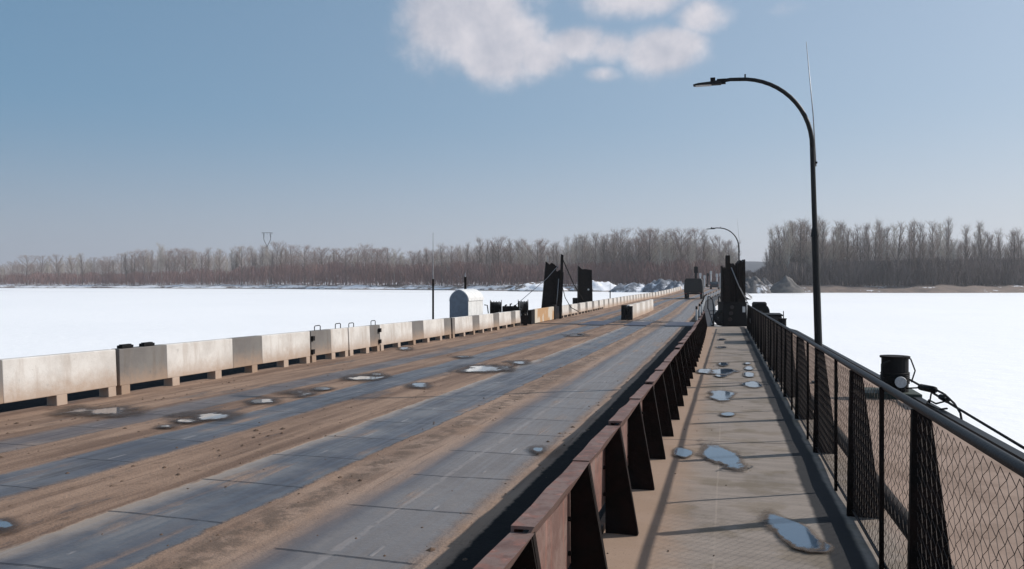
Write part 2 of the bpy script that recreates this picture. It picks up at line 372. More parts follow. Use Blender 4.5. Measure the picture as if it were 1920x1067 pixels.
M_galv = mat('galvanised', (.30, .30, .31), .45, metal=.6, var=.2, vscale=12)
M_disc = mat('pale_disc', (.55, .55, .55), .6, var=.2, vscale=30)
M_green = mat('green_base', (.03, .045, .035), .7, var=.4, vscale=20)
M_truck = mat('truck_canvas', (.007, .009, .009), .75, var=.3, vscale=3, bump=.3, bscale=5)
M_cab = mat('truck_cab', (.03, .04, .035), .4, var=.2)
M_glass = mat('dark_glass', (.02, .025, .03), .1, spec=.8)
M_car = mat('car_paint', (.04, .04, .045), .3, metal=.3, var=.2, vscale=2)
M_lampred = mat('lamp_red', (.25, .02, .015), .3)
M_plate = mat('smooth_steel', (.025, .035, .07), .55, spec=.3, vscale=1.2, col2=(.07, .07, .085))

def snow_material():
    k = NT('snow'); o = k.n.new('ShaderNodeTexCoord').outputs['Object']
    n1 = k.noise(o, .02, 6, .6); n2 = k.noise(o, .15, 6, .6); n3 = k.noise(o, 1.2, 5, .6)
    c = k.mix(k.step(n1, .35, .7), (.91, .90, .90), (.87, .865, .87)); c = k.mix(k.math('MULTIPLY', k.step(n2, .5, .7), .35), c, (.83, .83, .845))
    # thin grey melt streaks far out, along the shore
    st = k.noise(o, 1, 4, .5, (.012, .05, 1))
    sz = k.n.new('ShaderNodeSeparateXYZ'); k.l.new(o, sz.inputs[0])
    far = k.step(sz.outputs[1], 170, 260)
    c = k.mix(k.math('MULTIPLY', k.math('MULTIPLY', k.step(st, .60, .68), far), .6), c, (.42, .40, .42))
    k.put(k.b.inputs['Base Color'], c); k.b.inputs['Roughness'].default_value = .6; k.b.inputs['Specular IOR Level'].default_value = .5
    k.bump(k.math('ADD', n2, k.math('MULTIPLY', n3, .3)), .28, .3); return k.m
M_snow = snow_material()
def bank_material(name, snow_lo, snow_hi, dirt, dirt2):
    k = NT(name); o = k.n.new('ShaderNodeTexCoord').outputs['Object']
    n1 = k.noise(o, .05, 7, .65, (1, 1, 1)); n2 = k.noise(o, .4, 6, .65); 
    f = k.math('ADD', k.math('MULTIPLY', n1, .65), k.math('MULTIPLY', n2, .35))
    d = k.mix(k.step(n2, .4, .62), dirt, dirt2)
    sz = k.n.new('ShaderNodeSeparateXYZ'); k.l.new(o, sz.inputs[0])
    low = k.step(k.math('ADD', sz.outputs[2], k.math('MULTIPLY', k.math('SUBTRACT', n1, .5), 1.6)), .25, .6) if name == 'bank_snow' else 1.0
    c = k.mix(k.math('MULTIPLY', k.step(f, snow_lo, snow_hi), low), d, (.80, .81, .85))
    k.put(k.b.inputs['Base Color'], c); k.b.inputs['Roughness'].default_value = .9; k.bump(n2, .8, .5); return k.m
M_bankL = bank_material('bank_snow', .46, .51, (.16, .12, .10), (.09, .07, .06))
M_bankR = bank_material('bank_sand', .585, .61, (.175, .125, .10), (.12, .09, .075))
M_gravel = bank_material('gravel', .56, .64, (.115, .105, .10), (.055, .055, .06))
M_snowheap = bank_material('shaded_snow', .52, .62, (.09, .105, .13), (.22, .24, .28))  # bluish shade on the snow painted in through both ground colours
M_hill = mat('far_forest', (.02, .032, .05), .95, var=.3, vscale=.01)

# ------------------------------------------------------------------ ice and banks
def grid_obj(name, pts, mats, uv=None, smooth=True):
    nr, nc = len(pts), len(pts[0])
    me = bpy.data.meshes.new(name)
    me.from_pydata([tuple(p) for r in pts for p in r], [], [(i*nc+j, i*nc+j+1, (i+1)*nc+j+1, (i+1)*nc+j) for i in range(nr-1) for j in range(nc-1)])
    me.materials.append(mats); me.polygons.foreach_set('use_smooth', [smooth]*len(me.polygons))
    if uv:
        ul = me.uv_layers.new(name='UVMap'); flat = [q for r in uv for q in r]
        for lp in me.loops: ul.data[lp.index].uv = flat[lp.vertex_index]
    me.update()
    # normals up
    if me.polygons[0].normal.z < 0: me.flip_normals()
    o = bpy.data.objects.new(name, me); COL.objects.link(o); return o

m = MB()
m.poly([(-5000, -300, 0), (5000, -300, 0), (5000, 6000, 0), (-5000, 6000, 0)])
structure(m.build('ice', M_snow))

SHORE = [(-700, 538.6), (-300, 539.2), (0, 540), (250, 540.6), (500, 541.6), (650, 543), (800, 544), (1000, 546), (1200, 547), (1330, 548), (1400, 549), (1600, 549), (1750, 549.5), (1920, 549), (2300, 547), (2900, 545)]
def shoreD(px): return 3*F/(interp(SHORE, px)-HOR)
def bank(name, p0, p1, material, hs):
    rows = []
    offs = [-2, 0, 2.5, 6, 11, 18, 28, 42, 60, 85, 120, 200, 500, 1800]
    n = int((p1-p0)/9)
    for d in offs:
        row = []
        for i in range(n+1):
            px = p0+(p1-p0)*i/n; D = shoreD(px)+d+noise.noise(Vector((px*.02, d*.1, 0)))*min(6, 2+d*.2)
            h = interp(hs, d)
            q = W((px-960)/F*D, D)
            a = noise.noise(q*.05)*.5+noise.noise(q*.16)*.35+noise.noise(q*.5)*.15
            z = h+a*min(1.6, max(0, d)*.12)*(1.0 if d < 150 else 2)
            if d <= 0: z = -.3 if d < 0 else .02
            else: z = max(z, .15)
            row.append((q.x, q.y, z))
        rows.append(row)
    o = grid_obj(name, rows, material); return structure(o)
HSL = [(0, 0), (2.5, .7), (6, 1.0), (11, 1.1), (18, 1.6), (28, 2.0), (60, 2.2), (200, 2.4), (1800, 6)]
HSR = [(0, 0), (2.5, .6), (6, 1.2), (11, 1.8), (18, 2.1), (28, 2.2), (60, 2.4), (200, 2.6), (1800, 6)]
bank('river_bank', -900, 1372, M_bankL, HSL)
bank('river_bank', 1372, 2900, M_bankR, HSR)
# far wooded ridge
rows = []
for k, (d, hf) in enumerate([(0, 0), (60, .7), (160, 1.), (700, 1.1), (1500, .3)]):
    row = []
    for i in range(71):
        px = 900+i*20; D = 1150+d*.7
        h = (3+44/F*1250)*hf*interp([(900, .2), (1150, .75), (1300, .95), (1500, 1.0), (1900, .95), (2300, .6)], px)*(1+.06*noise.noise(Vector((px*.02, k*.3, 1)))) + (noise.noise(Vector((px*.21, k*3, 5)))*3 if hf > .5 else 0)
        q = W((px-960)/F*D, D); row.append((q.x, q.y, max(0, h)))
    rows.append(row)
structure(grid_obj('hills', rows, M_hill))

# ------------------------------------------------------------------ bridge decks
def deck(name, t0, t1, s0, s1, nt, ds, material, skip=None):
    pts, uv = [], []
    ns = max(1, int((s1-s0)/ds))
    for i in range(ns+1):
        s = s0+(s1-s0)*i/ns; r, u = [], []
        for j in range(nt+1):
            t = t0+(t1-t0)*j/nt
            h = 0 if s > 45 else .012*noise.noise(Vector((t*.9, s*.9, 0)))
            r.append(B(t, s, h)); u.append((t, s))
        pts.append(r); uv.append(u)
    return structure(grid_obj(name, pts, material, uv))
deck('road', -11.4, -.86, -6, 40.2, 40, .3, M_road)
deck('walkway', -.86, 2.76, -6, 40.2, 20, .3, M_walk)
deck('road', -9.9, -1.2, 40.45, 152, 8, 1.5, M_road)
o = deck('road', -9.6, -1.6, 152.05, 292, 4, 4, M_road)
# embankment under the shore end of the road
rows = []
for i in range(40):
    s = 150+i*3.8; r = []
    for t, h in [(-17, 0), (-12.5, .75), (-10.6, .97), (-10.2, .98), (-1, .98), (-.4, .97), (1.2, .7), (3.2, 0)]:
        z = zd(s)*h-.05; q = Vector((t+off(-5, s), s, 0)); q.x += noise.noise(q*.3)*(.8 if abs(h-.98) > .02 else 0)
        r.append((q.x, q.y, z+(noise.noise(q*.5)*.5 if .1 < h < .9 else 0)-(.1 if h == 0 else 0)))
    rows.append(r)
structure(grid_obj('embankment', rows, M_gravel))

# pontoon hulls (steel boxes floating in the ice)
def hull(t0, t1, s0, s1, label, grp=None):
    th = thing('pontoon', B((t0+t1)/2, s0, 0) - Vector((0, 0, zd(s0))), label, 'pontoon', grp)
    m = MB(); n = max(2, int((s1-s0)/4))
    for i in range(n):
        a, b = s0+(s1-s0)*i/n, s0+(s1-s0)*(i+1)/n
        q = []
        for hh in (None, -.03):
            for t, s in ((t0, a), (t1, a), (t1, b), (t0, b)):
                p = B(t, s, 0); q.append((p.x, p.y, -.15 if hh is None else p.z+hh))
        m.hexa(q)
    m.build('hull', M_hull, th)
    for t, sg in ((t0, -1), (t1, 1)):
        m = MB()
        for i in range(n):
            a, b = s0+(s1-s0)*i/n, s0+(s1-s0)*(i+1)/n
            ta, tb = sorted((t, t+sg*.11)); q = []
            for h in (-.09, .05):
                for tt, s in ((ta, a), (tb, a), (tb, b), (ta, b)): q.append(B(tt, s, h))
            m.hexa(q)
        m.build('rim', M_rail, th)
    return th
hull(-11.4, 2.76, -6, 40.2, 'long black steel pontoon carrying the near roadway and the fenced walkway')
for i in range(5):
    hull(-11, -.4, 40.6+i*22, 40.6+i*22+21.6, ORD[i]+' black steel pontoon under the far roadway beyond the towers', 'pontoons under the far roadway')
# joint between pontoons: steel ramp plates in the wheel tracks
def slab(m, t0, t1, s0, s1, h0, h1, mi=0):
    q = []
    for h in (h0, h1):
        for t, s in ((t0, s0), (t1, s0), (t1, s1), (t0, s1)): q.append(B(t, s, h))
    m.hexa(q, mi)
for (t0, t1, lb) in [(-6.9, -5.6, 'smooth dark steel ramp plate over the pontoon joint, left of the short middle barrier'),
                     (-4.6, -3.5, 'smooth dark steel ramp plate over the pontoon joint, between middle barrier and guardrail'),
                     (-2.6, -1.3, 'blue-black steel ramp plate over the pontoon joint, beside the rusty guardrail')]:
    m = MB(); slab(m, t0, t1, 39.2, 43.6, .006, .03); o = m.build('ramp_plate', M_plate); tag(o, lb, 'ramp plate')
m = MB(); slab(m, -9.9, -1.0, 40.0, 40.65, -.02, .015); tag(m.build('joint_cover', M_hull), 'dark strip covering the pontoon joint right across the roadway', 'joint cover')
# low steel kerb at the far right of the far road
# ------------------------------------------------------------------ puddles
def puddle_mat(name, wcol, dcol, e0, e1):
    k = NT(name); uv = k.n.new('ShaderNodeUVMap').outputs[0]; o = k.n.new('ShaderNodeTexCoord').outputs['Object']
    sp = k.n.new('ShaderNodeSeparateXYZ'); k.l.new(uv, sp.inputs[0]); r = sp.outputs[0]
    n = k.noise(o, 3.6 if 'walk' in name else 2.4, 5, .6, (1, .55, 1)); n2 = k.noise(o, 22, 4, .6)
    rr = k.math('ADD', r, k.math('ADD', k.math('MULTIPLY', k.math('SUBTRACT', n, .5), 1.1 if 'walk' in name else 1.7), k.math('MULTIPLY', k.math('SUBTRACT', n2, .5), .12)))
    wat = k.step(rr, e0-.04, e0+.08, 1, 0)
    k.put(k.b.inputs['Base Color'], k.mix(wat, dcol, wcol)); k.put(k.b.inputs['Roughness'], k.math('MULTIPLY_ADD', wat, -.55, .6))
    k.b.inputs['IOR'].default_value = 1.55; k.put(k.b.inputs['Specular IOR Level'], k.math('MULTIPLY_ADD', wat, .5, .3))
    al = k.math('MAXIMUM', wat, k.math('MULTIPLY', k.step(rr, e0, e1, 1, 0), .85)); k.put(k.b.inputs['Alpha'], k.math('MULTIPLY', al, k.step(r, .9, 1, 1, 0)))
    return k.m
PM_w = puddle_mat('walk_puddle', (.05, .08, .12), (.11, .08, .058), .50, .80)
PM_r = puddle_mat('road_puddle', (.10, .12, .145), (.05, .035, .028), .30, .95)
PM_s = puddle_mat('pale_road_puddle', (.20, .195, .195), (.05, .035, .028), .27, .95)
def puddle(px, py, rx, ry, seed, material, tilt=0):
    n, nr = 28, 8; m = MB(); us = []
    k = 1.95 if material is PM_w else 2.3
    for i in range(nr+1):
        for j in range(n):
            a = 2*PI*j/n; f = i/nr
            ex, ey = rx*k*f*math.cos(a), ry*k*f*math.sin(a); t, s_ = G(px+ex, py+ey+ex*tilt); m.v.append(tuple(B(t, s_, .018+seed % 7*.0006))); us.append((f, 0))
    for i in range(nr):
        for j in range(n):
            j2 = (j+1) % n; m.f.append((i*n+j, (i+1)*n+j, (i+1)*n+j2, i*n+j2)); m.m.append(0)
    o = m.build('puddle', material); structure(o)
    ul = o.data.uv_layers.new(name='UVMap')
    for lp in o.data.loops: ul.data[lp.index].uv = us[lp.vertex_index]
    if o.data.polygons[len(o.data.polygons)//2].normal.z < 0: o.data.flip_normals()
for i, (px, py, rx, ry) in enumerate([(1353, 857, 34, 15), (1279, 851, 15, 7), (1355, 743, 20, 8), (1364, 779, 14, 3.4), (1486, 1000, 44, 18), (1524, 1026, 30, 10), (1355, 698, 20, 4.5), (1322, 697, 14, 4),
                                      (1355, 684, 9, 3.5), (1412, 723, 16, 4.6), (1404, 704, 9, 4), (1404, 692, 8, 3.2), (1352, 706, 10, 2.5), (1401, 683, 6, 2), (1352, 652, 8, 1.5), (1352, 637, 6, 1.2)]):
    puddle(px, py, rx, ry, i*3+1, PM_w, {0: .33, 4: .45, 5: .2}.get(i, 0))
for i, (px, py, rx, ry, sl_) in enumerate([(905, 691, 26, 6, 1), (940, 689, 18, 5, 0), (972, 679, 14, 3.5, 0), (786, 722, 15, 4, 0), (392, 776, 32, 6.5, 1), (343, 786, 16, 3.5, 1), (311, 797, 15, 3, 1),
                                           (565, 734, 20, 5, 1), (603, 727, 14, 3, 0), (682, 706, 22, 4.5, 1), (705, 700, 12, 2.5, 0), (492, 751, 22, 4, 0), (195, 767, 50, 7, 0), (8, 983, 22, 10, 0), (760, 652, 9, 2.5, 0),
                                           (1200, 604, 30, 2, 0), (1010, 845, 11, 5, 0), (1080, 628, 14, 2, 0), (870, 668, 12, 2, 0)]):
    puddle(px, py, rx*(1.25 if sl_ else 1.1), ry*.9, i*5+200, PM_s if sl_ else PM_r)
# ------------------------------------------------------------------ stones and lumps of mud on the road (ground cover)
m = MB(); rnd = random.Random(3)
for i in range(1300):
    s = 3+42*rnd.random()**1.7; t = rnd.choice([rnd.gauss(-3.25, .22), rnd.gauss(-5.0, .4), rnd.gauss(-8.6, .5), rnd.gauss(-1.75, .12), rnd.gauss(-6.85, .25), rnd.uniform(-9.4, -1.6), rnd.gauss(-.3, .35), rnd.uniform(1.0, 2.6)])
    if t > -.86 and s > 38: continue
    if -.86 < t < .9 and rnd.random() < .45: continue
    r = rnd.uniform(.006, .02)*(1.6 if rnd.random() < .08 else 1)*(.6 if t > -.9 else 1); c = B(t, s, r*.2); a0 = rnd.uniform(0, 6)
    i0 = len(m.v); nb = 5
    for j in range(nb):
        a = a0+2*PI*j/nb; k = r*rnd.uniform(.8, 1.4); m.v.append((c.x+k*math.cos(a), c.y+k*math.sin(a)*1.2, c.z-.004))
    m.v.append((c.x, c.y, c.z+r*rnd.uniform(.25, .55)))
    for j in range(nb): m.f.append((i0+j, i0+(j+1) % nb, i0+nb)); m.m.append(0)
stuff(m.build('mud_crumbs', mat('mud_lump', (.12, .075, .05), .95, var=.5, vscale=8)), 'scattered crumbs of brown mud and grit over the roadway and walkway', 'mud')

# ------------------------------------------------------------------ concrete barriers
def barrier(t, s0, L, label, grp=None, dark=None, feet=True, handles=(), H=.75, th=.2, darkmat=None, far=False):
    """dark: list of (a,b) in metres from s0 painted grey"""
    dark = dark or []
    jr = random.Random(int(s0*10)); t += jr.uniform(-.018, .018)
    p0 = B(t, s0, 0); o0 = thing('concrete_barrier', p0, label, 'barrier', grp); o0.rotation_euler = (jr.uniform(-.001, .001), jr.uniform(-.012, .012), jr.uniform(-.003, .003))
    cuts = sorted({0.0, L, *[max(0, min(L, x)) for ab in dark for x in ab]})
    z0 = .15 if feet else 0.0
    m = MB()
    def seg(a, b, za, zb, ins, mi, bat=.03):
        q = []
        for z in (za, zb):
            e = bat*(z/H)
            for tt, s in ((-th+e*0, a), (0-e, a), (0-e, b), (-th, b)):
                w = B(t, s0+s, z); q.append((w.x+tt+(ins if tt < -.1 else -ins), w.y, w.z))
        m.hexa([Vector(x)-p0 for x in q], mi)
    for a, b in zip(cuts, cuts[1:]):
        if b-a < .01: continue
        mid = (a+b)/2; isd = any(x <= mid <= y for x, y in dark)
        n = max(1, int((b-a)/3)); 
        for i in range(n): seg(a+(b-a)*i/n+(.012 if a == 0 and i == 0 else 0), a+(b-a)*(i+1)/n-(.012 if b == L and i == n-1 else 0), z0, H, 0, 1 if isd else 0)
    if feet:
        nf = max(1, round(L/1.26))
        for i in range(nf):
            c = L*(i+.02)/nf+.12; seg(c-.1, c+.1, -.02, z0+.01, .004, 1 if any(x <= c <= y for x, y in dark) else 0)
        seg(L-.2, L-.03, -.02, z0+.01, .004, 1 if any(x <= L <= y for x, y in dark) else 0)
    b = m.build('body', [M_white, darkmat or M_grey], o0, loc=Z0, bevel=0 if far else .012)
    for hs in handles:
        mm = MB(); x0 = -th/2
        mm.tube([(x0, hs-.14, H-.02), (x0, hs-.14, H+.09), (x0, hs-.1, H+.11), (x0, hs+.1, H+.11), (x0, hs+.14, H+.09), (x0, hs+.14, H-.02)], .011, 6)
        mm.build('lifting_loop', M_bolt, o0, smooth=True, loc=Z0)
    return o0
TB = -9.52
b0 = barrier(TB, -1.9, 6.25, 'nearest whitewashed concrete barrier at the left edge, running out of the picture', dark=[(3.0, 4.1)])
b1 = barrier(TB, 4.37, 6.3, 'long whitewashed barrier with open slots below, at the far left edge of the roadway', dark=[(3.1, 4.2)])
b2 = barrier(TB, 10.7, 6.2, 'white barrier with grey patch carrying two small black blocks on its top', dark=[(0, 1.15), (3.1, 4.15)])
# two small black blocks on the grey patch
for ss, lb in ((.32, 'small black block on the barrier top, nearer of the pair'), (.83, 'small black block on the barrier top, farther of the pair')):
    p = B(TB, 10.6+ss, .753); mm = MB(); mm.box(-.15, -.04, -.13, .13, 0, .05); mm.box(-.13, -.06, -.11, .11, .05, .065)
    tag(mm.build('rubber_block', M_bolt, loc=p, bevel=.008), lb, 'block')
b3 = barrier(TB, 16.92, 1.95, 'short barrier block, grey half and white half, first with wire lifting loops', dark=[(0, 1.0)], handles=(.45, 1.5))
b4 = barrier(TB, 18.9, 1.95, 'short barrier block with lifting loops, white with grey far end', dark=[(1.3, 1.95)], handles=(.3, 1.65))
b5 = barrier(TB, 20.88, 6.3, 'white barrier right after the two short blocks with lifting loops', dark=[(2.5, 3.5), (5.55, 6.3)])
b6 = barrier(TB, 27.2, 6.3, 'white and grey banded barrier in front of the small arched cabin', dark=[(0, .3), (2.45, 3.4), (5.5, 6.3)])
b7 = barrier(TB, 33.52, 5.6, 'white and grey banded barrier in front of the black winch', dark=[(0, .25), (2.4, 3.3), (4.8, 5.6)])
# bolted steel plates at the joints of the short blocks
for bb, ys in ((b3, (.06,)), (b4, (1.88,))):
    for yy in ys:
        for zz in (.2, .52):
            mm = MB(); mm.box(-.03, .03, yy-.05, yy+.05, zz, zz+.11); mm.build('joint_plate', M_bolt, bb, loc=Z0, bevel=.004)
# removable closing panel at the joint
pp = B(TB+.15, 40.2); th_ = thing('closing_panel', pp, 'white panel with an orange rust stain closing the gap at the left tower', 'panel')
mm = MB(); mm.box(-.12, 0, 0, 4.7, .02, .76); mm.build('panel', [M_rustp], th_, loc=Z0, bevel=.01)
mm = MB(); mm.box(-.16, .02, -.8, -.05, 0, .74); mm.build('end_post', [M_bolt], th_, loc=Z0, bevel=.01)
mm = MB(); mm.box(-.16, .04, 4.75, 5.2, 0, .86); mm.build('end_post', [M_bolt], th_, loc=Z0, bevel=.01)
# far run
s = 46.2; i = 0
while s < 148:
    L = 6.3 if s+6.3 < 150 else 3
    barrier(-9.3, s, L-.03, ORD[i]+' white and grey banded barrier beyond the left towers, counting away', 'barriers of the far left run', dark=[(0, 1.0), (3.1, 4.1)], far=True, feet=(i < 3)); s += L; i += 1
# middle barrier splitting the lanes
mb = thing('lane_divider', B(-5.2, 45.7), 'short striped barrier standing in the middle of the roadway with a black end', 'barrier')
p0 = Vector(mb.location)
m = MB()
for i in range(9):
    a, b = 46.15+i*1.9, 46.15+(i+1)*1.9; q = []
    for h in (0, .84):
        for dt, ss in ((-.13, a), (.13, a), (.13, b), (-.13, b)): q.append(B(-5.2+dt*(1-.25*h), ss, h)-p0)
    m.hexa(q, i % 2)
m.build('body', [M_white, concrete('faded_grey', (.36, .33, .30), (.42, .38, .34), (.3, .25, .2))], mb, loc=Z0)
m = MB(); m.box(-.32, -.03, -.1, .4, 0, .86); m.box(.03, .3, -.06, .4, 0, .8); m.box(-.2, .2, .1, .3, .3, .5); m.build('buffer', M_bolt, mb, loc=Z0, bevel=.02)

# ------------------------------------------------------------------ rusty guardrail
gr = thing('guardrail', B(-.7, 0), 'rusty red steel guardrail between roadway and walkway, on tapered black posts', 'guardrail')
g0 = Vector(gr.location)
SP = [5.39+1.262*k for k in range(-5, 28)]
rnd = random.Random(11)
for k, (a, b) in enumerate(zip(SP, SP[1:])):
    m = MB(); n = 4
    dh0, dh1 = rnd.uniform(-.004, .02), rnd.uniform(-.016, .004); dt = rnd.uniform(-.008, .008)
    prof = [(-.785, .69), (-.782, .75), (-.69, .752), (-.80, .585), (-.80, .20), (-.812, .20), (-.812, .58), (-.71, .74), (-.772, .738), (-.774, .69)]
    rings = []
    for i in range(n+1):
        s = a+.0015+(b-a-.003)*i/n; sag = .01*math.sin(PI*i/n)*rnd.uniform(-1, 1)
        rings.append([B(t+dt+sag*.8+rnd.uniform(-.003, .003), s, h+(dh0*(1-i/n)+dh1*i/n)*(h/.7)) for t, h in prof])
    i0 = len(m.v); npf = len(prof)
    for r in rings: m.v += [tuple(Vector(p)-g0) for p in r]
    for i in range(n):
        for j in range(npf):
            j2 = (j+1) % npf; m.f.append((i0+i*npf+j, i0+i*npf+j2, i0+(i+1)*npf+j2, i0+(i+1)*npf+j)); m.m.append(0)
    m.f.append(tuple(range(i0+npf-1, i0-1, -1))); m.m.append(0); m.f.append(tuple(range(i0+n*npf, i0+(n+1)*npf))); m.m.append(0)
    m.build('rail', M_rust, gr, loc=Z0)
for s in SP:
    m = MB(); ol = [(-.797, 0), (-.575, 0), (-.58, .06), (-.705, .745), (-.72, .745), (-.797, .60)]
    m.prism(ol, lambda p: B(p[0], s-.007, p[1])-g0, lambda p: B(p[0], s+.007, p[1])-g0)
    # back flange of the post
    m.prism([(-.62, 0), (-.575, 0), (-.70, .74), (-.72, .72)], lambda p: B(p[0], s+.007, p[1])-g0, lambda p: B(p[0], s+.05, p[1])-g0)
    for hh in (.28, .46):
        m.tube([B(-.803, s-.06, hh)-g0, B(-.782, s-.06, hh)-g0], .013, 6)
    m.build('post', M_post, gr, loc=Z0)
# inner stiffener, seen under the rail
m = MB()
for a, b in zip(SP, SP[1:]):
    q = []
    for h in (.0, .05):
        for t, s in ((-.85, a), (-.81, a), (-.81, b), (-.85, b)): q.append(B(t, s, h)-g0)
    m.hexa(q)
m.build('bottom_rail', M_post, gr, loc=Z0)

# ------------------------------------------------------------------ mesh fence
fe = thing('mesh_fence', B(.93, 0), 'black chain-link fence with round top rail and tapered plate posts along the walkway', 'fence')
f0 = Vector(fe.location); TF = .89; FH = 1.1
m = MB(); m.tube([B(TF, s, FH)-f0 for s in [x*1.0 for x in range(-2, 39)]], .022, 10); m.build('top_rail', M_rail, fe, smooth=True, loc=Z0)
m = MB()
m.tube([B(TF, s, .05)-f0 for s in range(-2, 39)], .012, 6); m.build('bottom_rail', M_rail, fe, smooth=True, loc=Z0)
m = MB(); slabs = [(x, x+2) for x in range(-2, 38, 2)]
m.tube([B(1.07, s, .22)-f0 for s in range(-2, 39)], .055, 10)
m.build('lower_pipe', M_black, fe, smooth=True, loc=Z0)
FP = [-.4, 1.9, 4.25, 6.28, 8.68, 10.97]+[13.2+2.24*k for k in range(12)]
for s in FP:
    m = MB(); m.prism([(.85, 0), (1.09, 0), (1.08, .05), (.95, FH-.02), (.87, FH-.02)], lambda p: B(p[0], s-.02, p[1])-f0, lambda p: B(p[0], s+.02, p[1])-f0)
    m.build('post', M_black, fe, loc=Z0)
    m = MB(); s2 = s+.78
    m.box(-.012, .012, -.012, .012, 0, FH)
    if s2 < 38.2: q = B(TF-.02, s2)-f0; m.build('stay_bar', M_black, fe, loc=q)
# chain-link wires, a panel per bay
pit = .046
edges = [-1.0]+FP+[38.4]
for a, b in zip(edges, edges[1:]):
    if b-a < .2: continue
    m = MB(); n = int((b-a)/pit); nz = 28
    near = a < 16
    for i in range(n+1):
        x = a+(b-a)*i/n
        for side in (0,):
            pts = []
            for j in range(nz+1):
                dx = (pit if (j+i) % 2 else 0.)
                h = .055+(FH-.09)*j/nz
                s = x+dx; wob = noise.noise(Vector((s*1.3, h*2, 3)))*.012
                p = B(TF+wob+(.003 if j % 2 else -.003), s, h)-f0; pts.append(p)
            if near: m.tube(pts, .0015, 3, cap=False)
            else: m.tube(pts[::1], .0024, 3, cap=False)
    m.build('wire_mesh', M_wire, fe, loc=Z0)
# little brackets / cable coil on the fence
co = thing('cable_coil', B(1.02, 8.2, .78), 'thin black cable coil hanging outside the mesh fence just past the lamp post', 'cable')
m = MB()
m.tube([(.0, .10*math.sin(a)+.01*a, .11*math.cos(a)-.004*a) for a in [x*.3 for x in range(44)]], .006, 5); m.build('coil', M_rubber, co, smooth=True, loc=Z0)

# ------------------------------------------------------------------ street lamps
def lamp(base, H, top_r, label, armL=2.03, rodH=1.0, lean=-.03):
    o = thing('street_lamp', base, label, 'street lamp', None)
    m = MB(); R_ = 1.3
    pts = []; rr = []
    zt = H-R_*1.02
    for k in range(9): z = zt*k/8; pts.append((lean*z, 0, z)); rr.append(.068-.0015*k)
    m.tube([(lean*0, 0, 0), (lean*2.7, 0, 2.7)], [.07, .062], 12); m.tube([(lean*2.68, 0, 2.68), (lean*2.85, 0, 2.85)], [.076, .05], 12)
    m.tube([(lean*2.8, 0, 2.8), (lean*zt, 0, zt)], [.046, .043], 12, cap=False)
    m.box(-.13, .13, -.13, .13, 0, .03)
    m.build('pole', M_rail, o, smooth=False, loc=Z0)
    m = MB(); pts = []
    x0 = lean*zt
    for k in range(15):
        a = PI/2*k/14; pts.append((x0-R_*(1-math.cos(a))*1.0, 0, zt+R_*1.02*math.sin(a)))
    pts += [(x0-R_-.15, 0, zt+R_*1.025), (x0-armL+.3, 0, zt+R_*1.0)]
    m.tube(pts, [.043]+[.042-.0006*k for k in range(len(pts)-1)], 10)
    m.build('arm', M_rail, o, smooth=True, loc=Z0)
    hx = x0-armL; hz = zt+R_*.995
    m = MB()
    m.prism([(hx+.42, .02), (hx+.30, .03), (hx-.0, .01), (hx-.10, -.012), (hx-.09, -.03), (hx+.42, -.03)], lambda p: (p[0], -.07, hz+p[1]-.01), lambda p: (p[0], .07, hz+p[1]-.01))
    hd = m.build('lamp_head', M_rail, o, loc=Z0, bevel=.008)
    m = MB(); m.box(hx-.05, hx+.24, -.055, .055, hz-.048, hz-.0415); m.build('diffuser', M_disc, hd, loc=Z0)
    m = MB(); m.box(hx+.22, hx+.31, -.04, .04, hz+.021, hz+.09); m.box(hx+.34, hx+.5, -.05, .05, hz-.03, hz+.055); m.build('driver_box', M_bolt, o, loc=Z0)
    m = MB(); m.tube([(hx+.85, 0, hz+.02), (hx+.85, 0, hz+.12)], .016, 6); m.build('sensor', M_bolt, o, loc=Z0)
    # slender whip rod clamped to the pole top
    m = MB(); m.tube([(x0+.07, .05, zt-.35), (x0+.02, .05, zt+.6), (x0-.10, .05, zt+R_*1.02+rodH*.62)], [.013, .011, .005], 6)
    m.build('whip_rod', M_galv, o, smooth=True, loc=Z0)
    m = MB(); m.box(x0+.0, x0+.09, .0, .07, zt-.3, zt-.27); m.build('clamp', M_bolt, o, loc=Z0)
    return o
p = W((1537-960)/F*14.4, 14.4); lb = B(p.x, p.y); lb.x = p.x
lamp(lb, 5.65, .05, 'tall curved black street lamp rising behind the near fence')
p = W((1389-960)/F*52.8, 52.8); q = Vector((p.x, p.y, zd(52)))
lamp(q, 5.85, .05, 'smaller distant street lamp curving above the right-hand tower')
